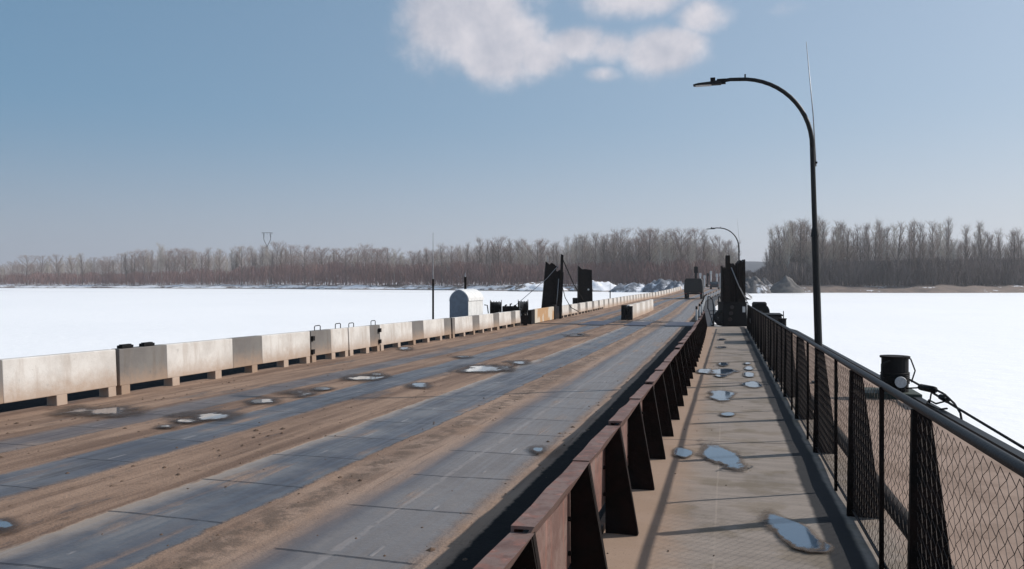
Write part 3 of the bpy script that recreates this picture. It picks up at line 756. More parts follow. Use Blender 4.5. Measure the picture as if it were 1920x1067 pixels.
# ------------------------------------------------------------------ right outer deck: bollard, mooring rope
def bollard(loc, r, h, label, disc=True, grp=None):
    o = thing('mooring_bollard', loc, label, 'bollard', grp)
    m = MB(); m.box(-r*2.6, r*1.6, -r*1.8, r*1.8, 0, .09); m.build('base_plate', M_green, o, loc=Z0)
    m = MB(); m.tube([(0, 0, .03), (0, 0, h)], r, 20); m.build('drum', M_bolt, o, loc=Z0)
    m = MB(); m.tube([(0, 0, h+.001), (0, 0, h+.03)], r*1.12, 20); m.build('cap', M_black, o, loc=Z0)
    m = MB()
    for k in range(5):
        z = h*.35+k*.035
        m.tube([(r*1.04*math.cos(a), r*1.04*math.sin(a), z+.03*a/6.28) for a in [x*.3927 for x in range(17)]], .013, 5)
    m.build('rope_turns', M_rope, o, smooth=True, loc=Z0)
    if disc:
        d = Vector((-loc[0], -loc[1], 0)).normalized(); c = Vector((d.x*r*.9+.08, d.y*r*1.05, h*.42)) 
        m = MB(); m.tube([c, c+d*.09], .085, 18); m.build('end_disc', M_disc, o, loc=Z0)
        m = MB()
        m.tube([(-.1, -r*.9, h*.95), (-r*1.1, -r*.7, h*.85), (-r*1.15, -.2, h*.5), (-r, -.25, h*.3)], .012, 5)
        m.tube([(.1, -.1, h+.03), (r, -.15, h+.0), (r*1.35, -.12, h*.7), (r*1.1, -.1, h*.4)], .012, 5)
        m.build('cable_loop', M_rubber, o, smooth=True, loc=Z0)
    return o
D0 = 12.6; pb = W((1678-960)/F*D0, D0); bz = zd(pb.y)
bollard((pb.x, pb.y, bz), .2, .62, 'black mooring bollard wound with rope outside the near fence, pale disc on its side')
# taut rope with clamps
def PR(px, py, D): return P(px, py, D)
rp = thing('mooring_rope', PR(1705, 712, 12.4), 'taut steel mooring rope with clamps and loose loops, running off the near bollard', 'rope')
r0 = Vector(rp.location)
m = MB(); m.tube([PR(*q)-r0 for q in [(1706, 712, 12.4), (1740, 731, 11.6), (1790, 762, 10.6), (1850, 798, 9.5), (1925, 843, 8.4), (2050, 918, 7)]], .017, 8); m.build('rope', M_rope, rp, smooth=True, loc=Z0)
m = MB(); m.tube([PR(*q)-r0 for q in [(1700, 728, 12.4), (1728, 727, 11.8), (1745, 727, 11.5), (1768, 737, 11.0), (1775, 752, 10.8), (1755, 757, 11.1), (1742, 750, 11.4), (1738, 757, 11.3), (1760, 768, 10.9), (1776, 766, 10.7)]], .013, 6); m.build('loop', M_rope, rp, smooth=True, loc=Z0)
m = MB(); m.tube([PR(*q)-r0 for q in [(1750, 728, 11.4), (1772, 740, 11.0), (1790, 757, 10.6), (1801, 775, 10.3), (1804, 792, 10.2)]], .015, 6); m.build('loop', M_rope, rp, smooth=True, loc=Z0)
m = MB(); m.tube([PR(1727, 726, 11.9)-r0, PR(1752, 731, 11.3)-r0], .05, 8); m.build('rope_clamp', M_bolt, rp, smooth=True, loc=Z0)
m = MB(); m.tube([PR(1764, 744, 11.05)-r0, PR(1776, 751, 10.85)-r0], .04, 8); m.build('rope_clamp', M_bolt, rp, smooth=True, loc=Z0)
m = MB(); m.tube([PR(1746, 738, 11.4)-r0, PR(1743, 756, 11.45)-r0], .012, 5); m.build('shackle', M_bolt, rp, smooth=True, loc=Z0)

# machinery further along the outer deck
def winch(loc, rz, label, sc_=1.0):
    o = thing('winch', loc, label, 'winch'); o.rotation_euler = (0, 0, rz); o.scale = (sc_,)*3
    m = MB(); m.box(-.98, -.8, -.36, .36, -.42, -.001); m.box(.8, .98, -.36, .36, -.42, -.001); m.box(-.79, .79, -.3, .3, -.3, -.02); m.build('stand', M_hull, o, loc=Z0)
    m = MB(); m.box(-1.05, 1.05, -.4, -.3, 0, .16); m.box(-1.05, 1.05, .3, .4, 0, .16); m.box(-1.05, -.95, -.3, .3, 0, .16); m.box(.95, 1.05, -.3, .3, 0, .16); m.box(-.05, .05, -.3, .3, 0, .14); m.build('frame', M_bolt, o, loc=Z0)
    m = MB()
    for k in range(9): m.tube([(-.62+k*.06, 0, .48), (-.575+k*.06, 0, .48)], .25 if k % 2 else .27, 18)
    m.build('drum', M_rope, o, loc=Z0)
    for xx in (-.70, -.08):
        m = MB(); m.tube([(xx, 0, .48), (xx+.05, 0, .48)], .36, 20); m.box(xx-.01, xx+.06, -.3, .3, .1, .3); m.build('flange', M_bolt, o, loc=Z0)
    m = MB(); m.tube([(.1, 0, .4), (.5, 0, .4)], .2, 14); m.box(.08, .56, -.28, .28, .12, .32); m.build('gearbox', M_bolt, o, loc=Z0)
    m = MB(); m.box(.6, 1.02, -.3, .3, .14, .82); m.box(.63, .99, -.27, .27, .82, .86); m.build('motor_cover', M_hull, o, loc=Z0, bevel=.03)
    m = MB(); m.tube([(-.95, 0, .45), (-.7, 0, .45)], .1, 10); m.tube([(-.95, -.2, .2), (-.95, 0, .45), (-.95, .2, .6)], .025, 6); m.build('crank', M_bolt, o, smooth=True, loc=Z0)
    m = MB(); m.tube([(0, 0, .6), (.12, .1, .72), (.25, -.1, .66), (.4, .05, .7)], .05, 7); m.build('hose', M_rubber, o, smooth=True, loc=Z0)
    return o
def wp(px, D): q = W((px-960)/F*D, D); return q
q = wp(953, 39.5); q.z = zd(39)
o = thing('winch', q, 'long black winch with rope-wound drums on the left deck edge, right of the arched cabin', 'winch'); o.rotation_euler = (0, 0, TH)
m = MB(); m.box(-1.05, 1.0, -.35, .35, .1, .5); m.box(-1.0, -.8, -.3, .3, 0, .1); m.box(.75, .95, -.3, .3, 0, .1); m.build('frame', M_black, o, loc=Z0)
m = MB(); m.box(-.3, .5, -.28, .28, .5, .92); m.tube([(-.3, 0, .85), (.45, 0, .85)], .12, 10); m.build('gear_case', M_black, o, loc=Z0, bevel=.03)
for xc, w_, r_ in ((-.62, .52, .34), (.74, .46, .36)):
    m = MB(); n_ = int(w_/.065)
    for k in range(n_): m.tube([(xc-w_/2+k*.065, 0, .86), (xc-w_/2+k*.065+.055, 0, .86)], r_-(.03 if k % 2 else 0), 18)
    m.build('drum', M_bolt, o, loc=Z0)
    for sx in (-1, 1):
        m = MB(); m.tube([(xc+sx*w_/2, 0, .86), (xc+sx*(w_/2+.03), 0, .86)], r_+.07, 18); m.build('flange', M_black, o, loc=Z0)
for xa, zt_ in ((-.15, 1.0), (.1, 1.06), (.3, .98)):
    m = MB(); m.tube([(xa, -.1, .9), (xa, -.1, zt_), (xa+.09, -.1, zt_+.02)], .035, 7); m.build('lever', M_bolt, o, smooth=True, loc=Z0)
m = MB(); m.tube([(-1.0, 0, .6), (-1.05, 0, 1.0), (-1.2, 0, 1.02)], .03, 6); m.build('brake_arm', M_bolt, o, smooth=True, loc=Z0)
q = wp(1425, 31.5); q.z = zd(30)+.42; winch(q, PI/2, 'black winch with round drums outside the right fence close to the tower', .95)
q = wp(1446, 26.5); q.z = zd(26)
o = thing('equipment_box', q, 'low black box outside the right fence, in front of the far winch', 'box')
m = MB(); m.box(-.3, .3, -.75, .75, .02, .88); m.build('housing', M_hull, o, loc=Z0, bevel=.03)
m = MB(); m.box(-.33, .33, -.78, .78, .88, .93); m.build('lid', M_bolt, o, loc=Z0, bevel=.01)
m = MB(); m.tube([(-.31, -.3, .4), (-.36, -.3, .4), (-.36, -.1, .4), (-.31, -.1, .4)], .012, 6); m.build('handle', M_bolt, o, loc=Z0)
q = wp(1467, 23); q.z = zd(22.5)
o = bollard(q, .11, .86, 'small black bollard with an upright rod, outside the right fence', disc=False)
m = MB(); m.tube([(0.03, 0, .88), (.03, 0, 1.1)], .014, 6); m.build('rod', M_bolt, o, loc=Z0)
m = MB(); 

# ------------------------------------------------------------------ lifting towers
def plate_col(o, x0, x1, y0, y1, z0, z1, name='column', lean=0, mat_=None, ribs=2, jag=0):
    m = MB(); rnd = random.Random(int(abs(x0*100+z1*37)))
    ol = [(x0, z0), (x1, z0), (x1+lean, z1-jag), (x0+(x1-x0)*.6+lean, z1-jag*.3), (x0+(x1-x0)*.4+lean, z1-jag*.8), (x0+lean, z1)]
    m.prism(ol, lambda p: (p[0], y0, p[1]), lambda p: (p[0], y1, p[1]))
    w_ = x1-x0
    for k in range(ribs):
        f = (k+.5)/ribs; xa = x0+w_*f
        m.prism([(xa-.02, z0), (xa+.02, z0), (xa+.02+lean, z1-.2-jag), (xa-.02+lean, z1-.2-jag)], lambda p: (p[0], y0-.05, p[1]), lambda p: (p[0], y0, p[1]))
    for k in range(4):
        z = z0+(z1-z0)*(k+.6)/4.4; l_ = lean*(z-z0)/(z1-z0)
        m.box(x0+l_+.03, x1+l_-.03, y0-.035, y0-.001, z, z+.05)
    return m.build(name, mat_ or M_black, o, loc=Z0)
D1 = 47.5; base = W((1035-960)/F*D1, D1); base.z = zd(base.y)
t1 = thing('lifting_tower', base, 'black twin-column steel tower, left column leaning, on the left side of the roadway', 'tower'); t1.rotation_euler = (0, 0, TH); t1.scale = (1.12, 1.1, 1.09)
plate_col(t1, -.62, -.10, -.25, .25, 0, 3.15, lean=.28, jag=.22)
plate_col(t1, -.06, .50, -.12, .2, 0, 2.75, lean=.12, ribs=2, jag=.2)
plate_col(t1, -.3, .05, .3, .4, 0, 2.95, lean=.2, ribs=1, jag=.1)
m = MB(); m.prism([(.36, 0), (.5, 0), (.60, 3.5), (.46, 3.55)], lambda p: (p[0], -.3, p[1]), lambda p: (p[0], -.13, p[1])); m.build('mast', M_black, t1, loc=Z0)
m = MB(); m.tube([(-.22, -.2, 3.1), (-.24, -.2, 3.45)], .03, 6); m.build('pin', M_galv, t1, loc=Z0)
m = MB()
for z in (1.0, 2.0, 2.8): m.box(-.1, .3, -.1, .05, z, z+.1)
m.build('crossbar', M_black, t1, loc=Z0)
m = MB(); m.tube([(.55, -.2, 3.3), (1.2, .4, 1.9), (1.75, .9, 1.0)], .028, 6); m.build('stay_cable', M_rope, t1, smooth=True, loc=Z0)
m = MB(); m.tube([(.52, -.1, 1.9), (.72, .2, 1.15), (1.05, .5, .6), (1.5, .8, .35)], .022, 6); m.build('stay_cable', M_rope, t1, smooth=True, loc=Z0)
m = MB(); m.tube([(.3, -.28, 2.9), (-.3, -.3, 2.2), (-1.5, -.3, 1.15), (-2.0, -.3, .7)], .018, 6); m.build('stay_cable', M_galv, t1, smooth=True, loc=Z0)
m = MB(); m.tube([(.2, -.32, .3), (.34, -.34, 2.2)], .018, 6); m.build('pipe', M_galv, t1, smooth=True, loc=Z0)
D2 = 60; base = W((1096-960)/F*D2, D2); base.z = zd(base.y)
t2 = thing('lifting_tower', base, 'broad black steel slab tower standing behind the left barrier, right of the twin tower', 'tower'); t2.rotation_euler = (0, 0, TH); t2.scale = (1.05, 1.05, 1.06)
m = MB(); m.prism([(-.52, 0), (.58, 0), (.50, 2.95), (.0, 3.02), (-.2, 3.0), (-.47, 3.25)], lambda p: (p[0], -.3, p[1]), lambda p: (p[0], .35, p[1]))
for xa in (-.5, .44): m.prism([(xa, 0), (xa+.08, 0), (xa+.06, 2.9), (xa, 2.9)], lambda p: (p[0], -.38, p[1]), lambda p: (p[0], -.301, p[1]))
m.build('column', M_black, t2, loc=Z0)
m = MB(); m.box(-.85, -.53, -.2, .3, 0, .95); m.build('motor', M_bolt, t2, loc=Z0, bevel=.03)
m = MB(); m.tube([(.25, -.31, 1.55), (.25, -.36, 1.55)], .07, 10); m.build('sign_disc', M_disc, t2, loc=Z0)
D3 = 39.2; base = W((1374-960)/F*D3, D3); base.z = zd(base.y)
t3 = thing('lifting_tower', base, 'tall black clustered steel tower standing at the far end of the walkway', 'tower'); t3.rotation_euler = (0, 0, TH)
m = MB(); m.box(-.62, .56, -.5, .5, .0, 1.15); m.box(-.66, .6, -.54, .54, 1.15, 1.2); m.build('base_housing', M_bolt, t3, loc=Z0, bevel=.03)
plate_col(t3, -.62, -.40, -.35, -.05, 1.2, 2.98, ribs=1, jag=.22)
m = MB(); m.box(-.40, -.22, -.3, -.1, 1.2, 3.5); m.tube([(-.31, -.32, 3.25), (-.31, -.28, 3.25)], .05, 8); m.build('mast', M_black, t3, loc=Z0)
plate_col(t3, -.22, .12, -.2, .3, 1.2, 3.2, ribs=2, jag=.3)
plate_col(t3, .16, .52, -.4, .1, 1.2, 3.1, ribs=2, jag=-.2, lean=-.02)
m = MB(); m.tube([(-.2, -.45, 2.9), (.15, -.5, 2.0), (.62, -.5, 1.1)], .025, 6); m.build('stay_cable', M_galv, t3, smooth=True, loc=Z0)
m = MB(); m.box(.32, .46, -.56, -.545, .7, .98); m.build('small_sign', M_disc, t3, loc=Z0)
for k in range(3):
    m = MB(); zc = .35+.3*k; m.tube([(.05*k-.3, -.56, zc), (.05*k-.28, -.51, zc)], .1, 12); m.build('flange', M_hull, t3, loc=Z0)
# steps between road and walkway end
D4 = 39.6; base = W((1343-960)/F*D4, D4); base.z = zd(base.y)
st = thing('steel_steps', base, 'short steel steps with curved handrail beside the tower at the walkway end', 'steps'); st.rotation_euler = (0, 0, TH)
for k in range(5):
    m = MB(); m.box(-.24, .24, -.52+.22*k, -.3+.22*k, .02+.17*k, .075+.17*k); m.build('tread', M_galv, st, loc=Z0)
m = MB()
for xx in (-.28, .25): m.prism([(-.55, 0), (-.48, 0), (.62, .85), (.55, .85)], lambda p: (xx, p[0], p[1]), lambda p: (xx+.03, p[0], p[1]))
m.build('stringers', M_bolt, st, loc=Z0)
for xx in (-.27, .27):
    m = MB(); m.tube([(xx, -.5, 0), (xx, -.52, .75), (xx*.95, -.42, 1.05), (xx*.8, -.1, 1.3), (xx, .3, 1.45), (xx, .6, 1.45), (xx, .62, .8)], .028, 7); m.build('handrail', M_bolt, st, smooth=True, loc=Z0)
# tyre-fender clutter
for k, (px, D, lb) in enumerate([(1354, 38.9, 'small round black fender leaning on the right tower base'),]):
    q = W((px-960)/F*D, D); o = thing('tyre', (q.x, q.y, zd(q.y)+.42), lb, 'tyre'); o.rotation_euler = (0, 0, TH)
    m = MB(); m.tube([(.32*math.cos(a), 0, .32*math.sin(a)) for a in [x*PI/10 for x in range(21)]], .1, 8, cap=False); m.build('rubber', M_rubber, o, smooth=True, loc=Z0)
# small kerb barrier continuing right of the far road
s = 46.5; k = 0
while s < 146:
    q = B(-1.3, s); o = thing('guide_post', q, ORD[k]+' low pale guide post beyond the steel steps, counting away', 'post', 'guide posts of the far roadway')
    m = MB(); m.tube([(0, 0, 0), (0, 0, .62)], .06, 8, mi=0); m.tube([(0, 0, .621), (0, 0, .8)], .062, 8, mi=1); m.build('shaft', [M_disc, M_bolt], o, loc=Z0)
    s += 6; k += 1
# ------------------------------------------------------------------ cabin, masts on the left deck
D5 = 33.; base = W((878-960)/F*D5, D5); base.z = zd(base.y)
cb = thing('cabin', base, 'small grey sheet-metal cabin with arched roof standing behind the left barrier', 'cabin')
arch = [(-.82, 0), (0, 0), (0, 1.28)]+[(-.41+.41*math.copysign(abs(math.cos(a))**1.3, math.cos(a)), 1.28+.45*math.sin(a)) for a in [PI*k/10 for k in range(1, 10)]]+[(-.82, 1.28)]
m = MB(); m.box(-.82, 0, .02, 2.05, 0, 1.28); m.build('walls', M_cabgrey, cb, loc=Z0)
m = MB()
ar = [(0.03, 1.27)]+[(-.41+.44*math.copysign(abs(math.cos(a))**1.3, math.cos(a)), 1.28+.48*math.sin(a)) for a in [PI*k/12 for k in range(1, 12)]]+[(-.85, 1.27)]
m.prism(ar, lambda p: (p[0], .0, p[1]), lambda p: (p[0], 2.1, p[1])); m.build('roof', M_cabgrey, cb, smooth=False, loc=Z0)
m = MB(); m.prism(arch, lambda p: (p[0], -.03, p[1]), lambda p: (p[0], -.002, p[1])); m.build('end_face', M_cabshade, cb, loc=Z0)  # arched end wall, its shade given by the darker sheet colour
m = MB(); m.box(.0, .02, .9, 1.15, .5, .62); m.tube([(.02, 1.0, .56), (.05, 1.0, .56)], .03, 8); m.build('lock', M_bolt, cb, loc=Z0)
def mast(px, ytop, D, label, r, split=None):
    b_ = W((px-960)/F*D, D); b_.z = zd(b_.y); H = EYE+(HOR-ytop)/F*D-b_.z
    o = thing('mast', b_, label, 'mast'); f = split or .5
    m = MB(); m.tube([(0, 0, 0), (0, 0, H*f)], r, 8); m.box(-.1, .1, -.1, .1, 0, .03); m.build('lower_tube', M_black, o, loc=Z0)
    m = MB(); m.tube([(0, 0, H*f-.02), (0, 0, H)], [r*.55, r*.22], 8); m.build('whip', M_galv, o, loc=Z0)
mast(812, 436, 29.5, 'thin tall antenna mast behind the left barrier, left of the arched cabin', .04, .55)
mast(872.5, 511, 36.5, 'short dark pole sticking up behind the arched cabin', .06, .92)
mast(1144, 528, 75, 'thin dark pole behind the far left barriers', .05, .6)

# ------------------------------------------------------------------ vehicles
def wheel(o, x, y, r, wd, name='wheel'):
    m = MB(); m.tube([(x-wd/2, y, r), (x+wd/2, y, r)], r, 18); w_ = m.build(name, M_rubber, o, loc=Z0, bevel=.02)
    m = MB(); sg = 1 if x > 0 else -1; m.tube([(x+sg*(wd/2-.03), y, r), (x+sg*(wd/2+.01), y, r)], r*.5, 12); m.build('rim', M_galv, w_, loc=Z0)
DT = 104; base = W((1300-960)/F*DT, DT); base.z = zd(base.y)+.02
tr = thing('truck', base, 'dark box-bodied truck driving away down the far roadway, thin mast above its cab', 'truck'); tr.rotation_euler = (0, 0, -.0)
m = MB(); m.prism([(-1.2, .85), (1.2, .85), (1.22, 1.6), (1.12, 2.45), (.95, 2.72), (-.95, 2.72), (-1.12, 2.45), (-1.22, 1.6)], lambda p: (p[0], 0, p[1]), lambda p: (p[0], 4.6, p[1])); m.build('box_body', M_truck, tr, loc=Z0, bevel=.04)
m = MB(); m.box(-.45, .45, .1, 7, .6, .82); m.build('chassis', M_bolt, tr, loc=Z0)
m = MB(); m.box(-1.15, 1.15, -.12, .0, .62, .82); m.build('bumper', M_bolt, tr, loc=Z0)
m = MB(); m.prism([(4.8, .8), (7.1, .8), (7.1, 1.55), (6.3, 1.7), (6.0, 2.55), (4.8, 2.6)], lambda p: (-1.1, p[0], p[1]), lambda p: (1.1, p[0], p[1])); m.build('cab', M_cab, tr, loc=Z0, bevel=.05)
for x in (-1.0, 1.0):
    wheel(tr, x, .9, .52, .32); wheel(tr, x, 2.2, .52, .32); wheel(tr, x, 6.2, .52, .32)
for x in (-.95, .95):
    m = MB(); m.box(x-.09, x+.09, -.14, -.121, .66, .78); m.build('tail_light', M_lampred, tr, loc=Z0)
m = MB(); m.tube([(.15, 4.9, 2.6), (.15, 4.9, 4.4)], .16, 8); m.box(-.12, .42, 4.7, 5.1, 3.5, 4.35); m.tube([(.15, 4.9, 4.3), (.15, 4.9, 4.95)], .05, 6); m.build('mast', M_bolt, tr, loc=Z0)
m = MB(); m.tube([(1.12, 6.0, 1.6), (1.5, 6.0, 1.65), (1.5, 6.0, 2.0)], .03, 6); m.box(1.4, 1.6, 5.95, 6.02, 1.6, 2.0); m.build('mirror', M_bolt, tr, loc=Z0)
DC = 156; base = W((1339-960)/F*DC, DC); base.z = zd(base.y)+.03
ca = thing('car', base, 'dark car far off where the road climbs the bank, ahead of the truck', 'car'); ca.rotation_euler = (0, 0, -.05)
m = MB(); m.prism([(0, .35), (4.3, .35), (4.3, .75), (3.3, .98), (2.6, 1.48), (.7, 1.5), (.1, 1.05), (0, .8)], lambda p: (-.86, p[0], p[1]), lambda p: (.86, p[0], p[1])); m.build('body', M_car, ca, loc=Z0, bevel=.08)
m = MB(); m.prism([(-.62, 1.05), (.62, 1.05), (.52, 1.4), (-.52, 1.4)], lambda p: (p[0], .1+(p[1]-1.05)*1.2-.03, p[1]), lambda p: (p[0], .1+(p[1]-1.05)*1.2+.02, p[1])); m.build('rear_window', M_glass, ca, loc=Z0)
for x in (-.75, .75):
    wheel(ca, x, .8, .32, .2); wheel(ca, x, 3.4, .32, .2)
    m = MB(); m.box(x-.1, x+.1, -.03, -.002, .75, .9); m.build('tail_light', M_lampred, ca, loc=Z0)

# ------------------------------------------------------------------ heaps on the bank
def heap(px, pytop, pybase, D, hw, material, name, label, cat, seed, lump=.12, cone=1.0, elong=1.0):
    c = W((px-960)/F*D, D); H = (pybase-pytop)/F*D; rw = hw/F*D
    rows = []; nr, na = 16, 40
    m = MB(); m.v.append((0, 0, H)); 
    for i in range(1, nr+1):
        f = i/nr
        for j in range(na):
            a = 2*PI*j/na; q = Vector((math.cos(a)*f*2.2, math.sin(a)*f*2.2, seed))
            rr = rw*f*(1+.22*noise.noise(Vector((math.cos(a), math.sin(a), seed*2.))))
            z = H*(1-f**cone)+H*lump*(noise.noise(q*1.6)+.6*noise.noise(q*4))*(1-abs(2*f-1)*.4)
            if i == nr: z = -.4
            m.v.append((rr*math.cos(a)*1.0, rr*math.sin(a)*elong, max(z, -.4)))
    for j in range(na): m.f.append((0, 1+j, 1+(j+1) % na)); m.m.append(0)
    for i in range(nr-1):
        for j in range(na):
            a = 1+i*na; j2 = (j+1) % na; m.f.append((a+j, a+na+j, a+na+j2, a+j2)); m.m.append(0)
    z = EYE-(pybase-HOR)/F*D
    o = m.build(name, material, smooth=True, loc=(c.x, c.y, z)); tag(o, label, cat); o.rotation_euler = (0, 0, TH); return o
M_gravelp = mat('gravel_plain', (.14, .128, .115), .95, col2=(.075, .072, .072), vscale=.5, bump=.6, bscale=4)
heap(1474, 516, 546, 240, 36, M_gravelp, 'gravel_heap', 'pointed grey gravel heap on the right bank, left of the near lamp post', 'heap', 1, .14)
heap(1432, 520, 548, 250, 34, M_gravel, 'gravel_heap', 'lumpy snow-streaked gravel heap just right of the clustered tower', 'heap', 2, .28)
heap(1408, 522, 549, 235, 36, M_gravel, 'rock_heap', 'dark rubble heap partly behind the clustered tower', 'heap', 3, .45, 1.8)
heap(1190, 532, 546, 268, 50, M_snowheap, 'snow_heap', 'low bluish heap of dirty snow left of the truck on the far bank', 'heap', 4, .4, 2.0)  # the bluish 'dirty' tone is shade painted into the snow colour
heap(1243, 525, 545, 262, 42, M_snowheap, 'snow_heap', 'tallest heap of bluish dirty snow, beside the truck on the far bank', 'heap', 5, .4, 2.0)  # the bluish 'dirty' tone is shade painted into the snow colour
heap(1120, 528, 546, 290, 55, M_bankL, 'snow_heap', 'long low snow heap on the far bank behind the slab tower', 'heap', 6, .3, 2.0)
heap(1010, 530, 546, 296, 60, M_bankL, 'snow_heap', 'low snow heap on the far bank seen left of the twin tower', 'heap', 8, .3, 2.0)
heap(1268, 528, 546, 240, 24, M_snowheap, 'snow_heap', 'small snow heap immediately left of the truck, at the end of the barriers', 'heap', 7, .4, 2.0)
# pale marker posts at the far end of the bridge
for k, (px, y0, y1, D) in enumerate([(1313, 512, 541, 185), (1321, 516, 541, 190), (1333, 508, 540, 200), (1344, 513, 540, 195), (1351, 512, 540, 188), (1327, 512, 541, 215)]):
    c = W((px-960)/F*D, D); c.z = zd(min(290, c.y))-.1; H = (HOR-y0)/F*D+EYE-c.z
    pale = k != 5
    o = thing('bank_post', c, ['leftmost pale post at the far bridge end, right beside the truck roof', 'second pale post right of the truck at the far bridge end', 'tallest pale post behind the distant car', 'fourth pale post, right behind the distant car', 'last pale post, next to the clustered tower', 'dark post among the pale posts behind the distant car'][k], 'post')
    m = MB(); m.tube([(0, 0, 0), (0, 0, H)], .17, 8); m.tube([(0, 0, 0), (0, 0, .3)], .4, 8); m.build('shaft', M_disc if pale else M_bolt, o, loc=Z0)
    m = MB(); m.box(-.3, .3, -.08, .08, H-.8, H-.1); m.build('board', M_disc if pale else M_bolt, o, loc=Z0)

# ------------------------------------------------------------------ pylon
DP = 760; c = W((501-960)/F*DP, DP); c.z = 2
py = thing('power_pylon', c, 'Y-shaped power pylon rising behind the trees on the left', 'pylon'); py.rotation_euler = (0, 0, TH)
Hp = (HOR-436)/F*DP+EYE-2
M_pyl = mat('pylon_steel', (.035, .045, .05), .6)
m = MB()
for sx in (-1, 1):
    m.tube([(sx*3.2, 0, 0), (sx*.5, 0, Hp*.74)], .28, 4); m.tube([(0, sx*.1, Hp*.73), (sx*3.2, 0, Hp*.86), (sx*3.6, 0, Hp)], .33, 4)
    m.tube([(sx*3.3, 0, Hp*.87), (sx*2.4, 0, Hp-.2)], .15, 4)
for k in range(9):
    z0_, z1_ = Hp*.74*k/9, Hp*.74*(k+1)/9; w0 = 3.2-2.7*k/9; w1 = 3.2-2.7*(k+1)/9
    m.tube([(-w0, 0, z0_), (w1, 0, z1_)], .12, 3); m.tube([(w0, 0, z0_), (-w1, 0, z1_)], .12, 3)
m.build('tower_frame', M_pyl, py, loc=Z0)
m = MB(); m.tube([(-5.2, 0, Hp-.2), (5.2, 0, Hp-.2)], .22, 4)
for x in (-4.8, 4.8, 0): m.tube([(x, 0, Hp-.2), (x, 0, Hp-1.8)], .14, 4)
m.build('crossarm', M_pyl, py, loc=Z0)

# ------------------------------------------------------------------ trees
M_barkg = mat('bark_grey', (.17, .145, .125), .95, var=.4, vscale=3)
M_barkb = mat('bark_birch', (.42, .40, .36), .9, col2=(.12, .11, .10), vscale=4, thr=(.55, .65))
M_twigg = mat('twigs_grey', (.40, .325, .28), .95, var=.35, vscale=.8)
M_twigy = mat('twigs_tan', (.48, .415, .35), .95, var=.3, vscale=.8)
M_twigr = mat('twigs_red', (.40, .305, .27), .95, var=.35, vscale=.8)
def strip(m, a, b, w0, w1, rnd, mi=0):
    d = (b-a); n = Vector((rnd.gauss(0, 1), rnd.gauss(0, 1), rnd.gauss(0, .4))).cross(d)
    if n.length < 1e-6: return
    n.normalize(); i = len(m.v)
    m.v += [tuple(a-n*w0), tuple(a+n*w0), tuple(b+n*w1), tuple(b-n*w1)]; m.f.append((i, i+1, i+2, i+3)); m.m.append(mi)
def make_tree(kind, seed):
    rnd = random.Random(seed); tm, cm = MB(), MB()     # unit height 1 -> built at 18 m
    H = 18.
    pts, r = [], []
    bx, by = rnd.uniform(-.5, .5), rnd.uniform(-.5, .5)
    nt_ = 9
    for k in range(nt_+1):
        f = k/nt_; pts.append(Vector((bx*f*f*1.5+rnd.uniform(-.12, .12)*f, by*f*f*1.5+rnd.uniform(-.12, .12)*f, H*f*.97))); r.append((.24 if kind != 'bush' else .12)*(1-f)**.8+.03)
    tm.tube(pts, r, 6)
    def tp(f):
        x = f*nt_; i = min(nt_-1, int(x)); return pts[i].lerp(pts[i+1], x-i)
    spread = {'poplar': .52, 'birch': .55, 'round': .95, 'bush': .9}[kind]
    start = {'poplar': .22, 'birch': .28, 'round': .25, 'bush': .04}[kind]
    nl = {'poplar': 38, 'birch': 34, 'round': 30, 'bush': 30}[kind]
    limbs = []
    for k in range(nl):
        f = start+(1-start)*((k+rnd.random())/nl)*.93; a = rnd.uniform(0, 2*PI); base = tp(f)
        if kind == 'round': L = H*(.13+.30*math.sin(PI*min(1, (f-start)/(1-start)*.85+.15)))
        elif kind == 'poplar': L = H*(.10+.24*(1-f))*rnd.uniform(.6, 1.35)
        else: L = H*(.10+.26*(1-f))*rnd.uniform(.7, 1.25)
        up = rnd.uniform(.75, 1.25); d = Vector((math.cos(a)*spread, math.sin(a)*spread, up)).normalized()
        e1 = base+d*L*.5; d2 = (d+Vector((0, 0, .35))+Vector((rnd.gauss(0, .12), rnd.gauss(0, .12), 0))).normalized(); e2 = e1+d2*L*.5
        if e2.z > H: e2.z = H-rnd.uniform(0, .4)
        tm.tube([base, e1, e2], [.075*(1-f)+.035, .05*(1-f)+.03, .018], 4, cap=False); limbs.append((base, e1, e2, L))
    for (b0_, e1, e2, L) in limbs:
        for q in range(int(6+L*4.6)):
            g = rnd.uniform(.15, 1); p = b0_.lerp(e1, g*2) if g < .5 else e1.lerp(e2, g*2-1)
            d = Vector((rnd.gauss(0, .5), rnd.gauss(0, .5), rnd.uniform(.25, 1.2))).normalized(); l_ = rnd.uniform(.5, 1.7)
            e = p+d*l_; strip(cm, p, e, .018, .007, rnd)
            for _ in range(2):
                p2 = p.lerp(e, rnd.uniform(.3, .9)); d2 = (d+Vector((rnd.gauss(0, .6), rnd.gauss(0, .6), rnd.gauss(.1, .4)))).normalized()
                strip(cm, p2, p2+d2*rnd.uniform(.3, .9), .012, .004, rnd)
    return tm, cm
TREES = {}
for kind, n in (('poplar', 5), ('birch', 4), ('round', 4)):
    TREES[kind] = []
    for k in range(n):
        tm, cm = make_tree(kind, 100+k*7+len(kind))
        mt = {'poplar': M_barkg, 'birch': M_barkb, 'round': M_barkg}[kind]; mc = {'poplar': M_twigg, 'birch': M_twigy, 'round': M_twigr}[kind]
        def me(mb_, nm, mm):
            x = bpy.data.meshes.new(nm); x.from_pydata(mb_.v, [], mb_.f); x.materials.append(mm); x.update(); return x
        TREES[kind].append((me(tm, 'trunk', mt), me(cm, 'crown', mc)))
LAST = []
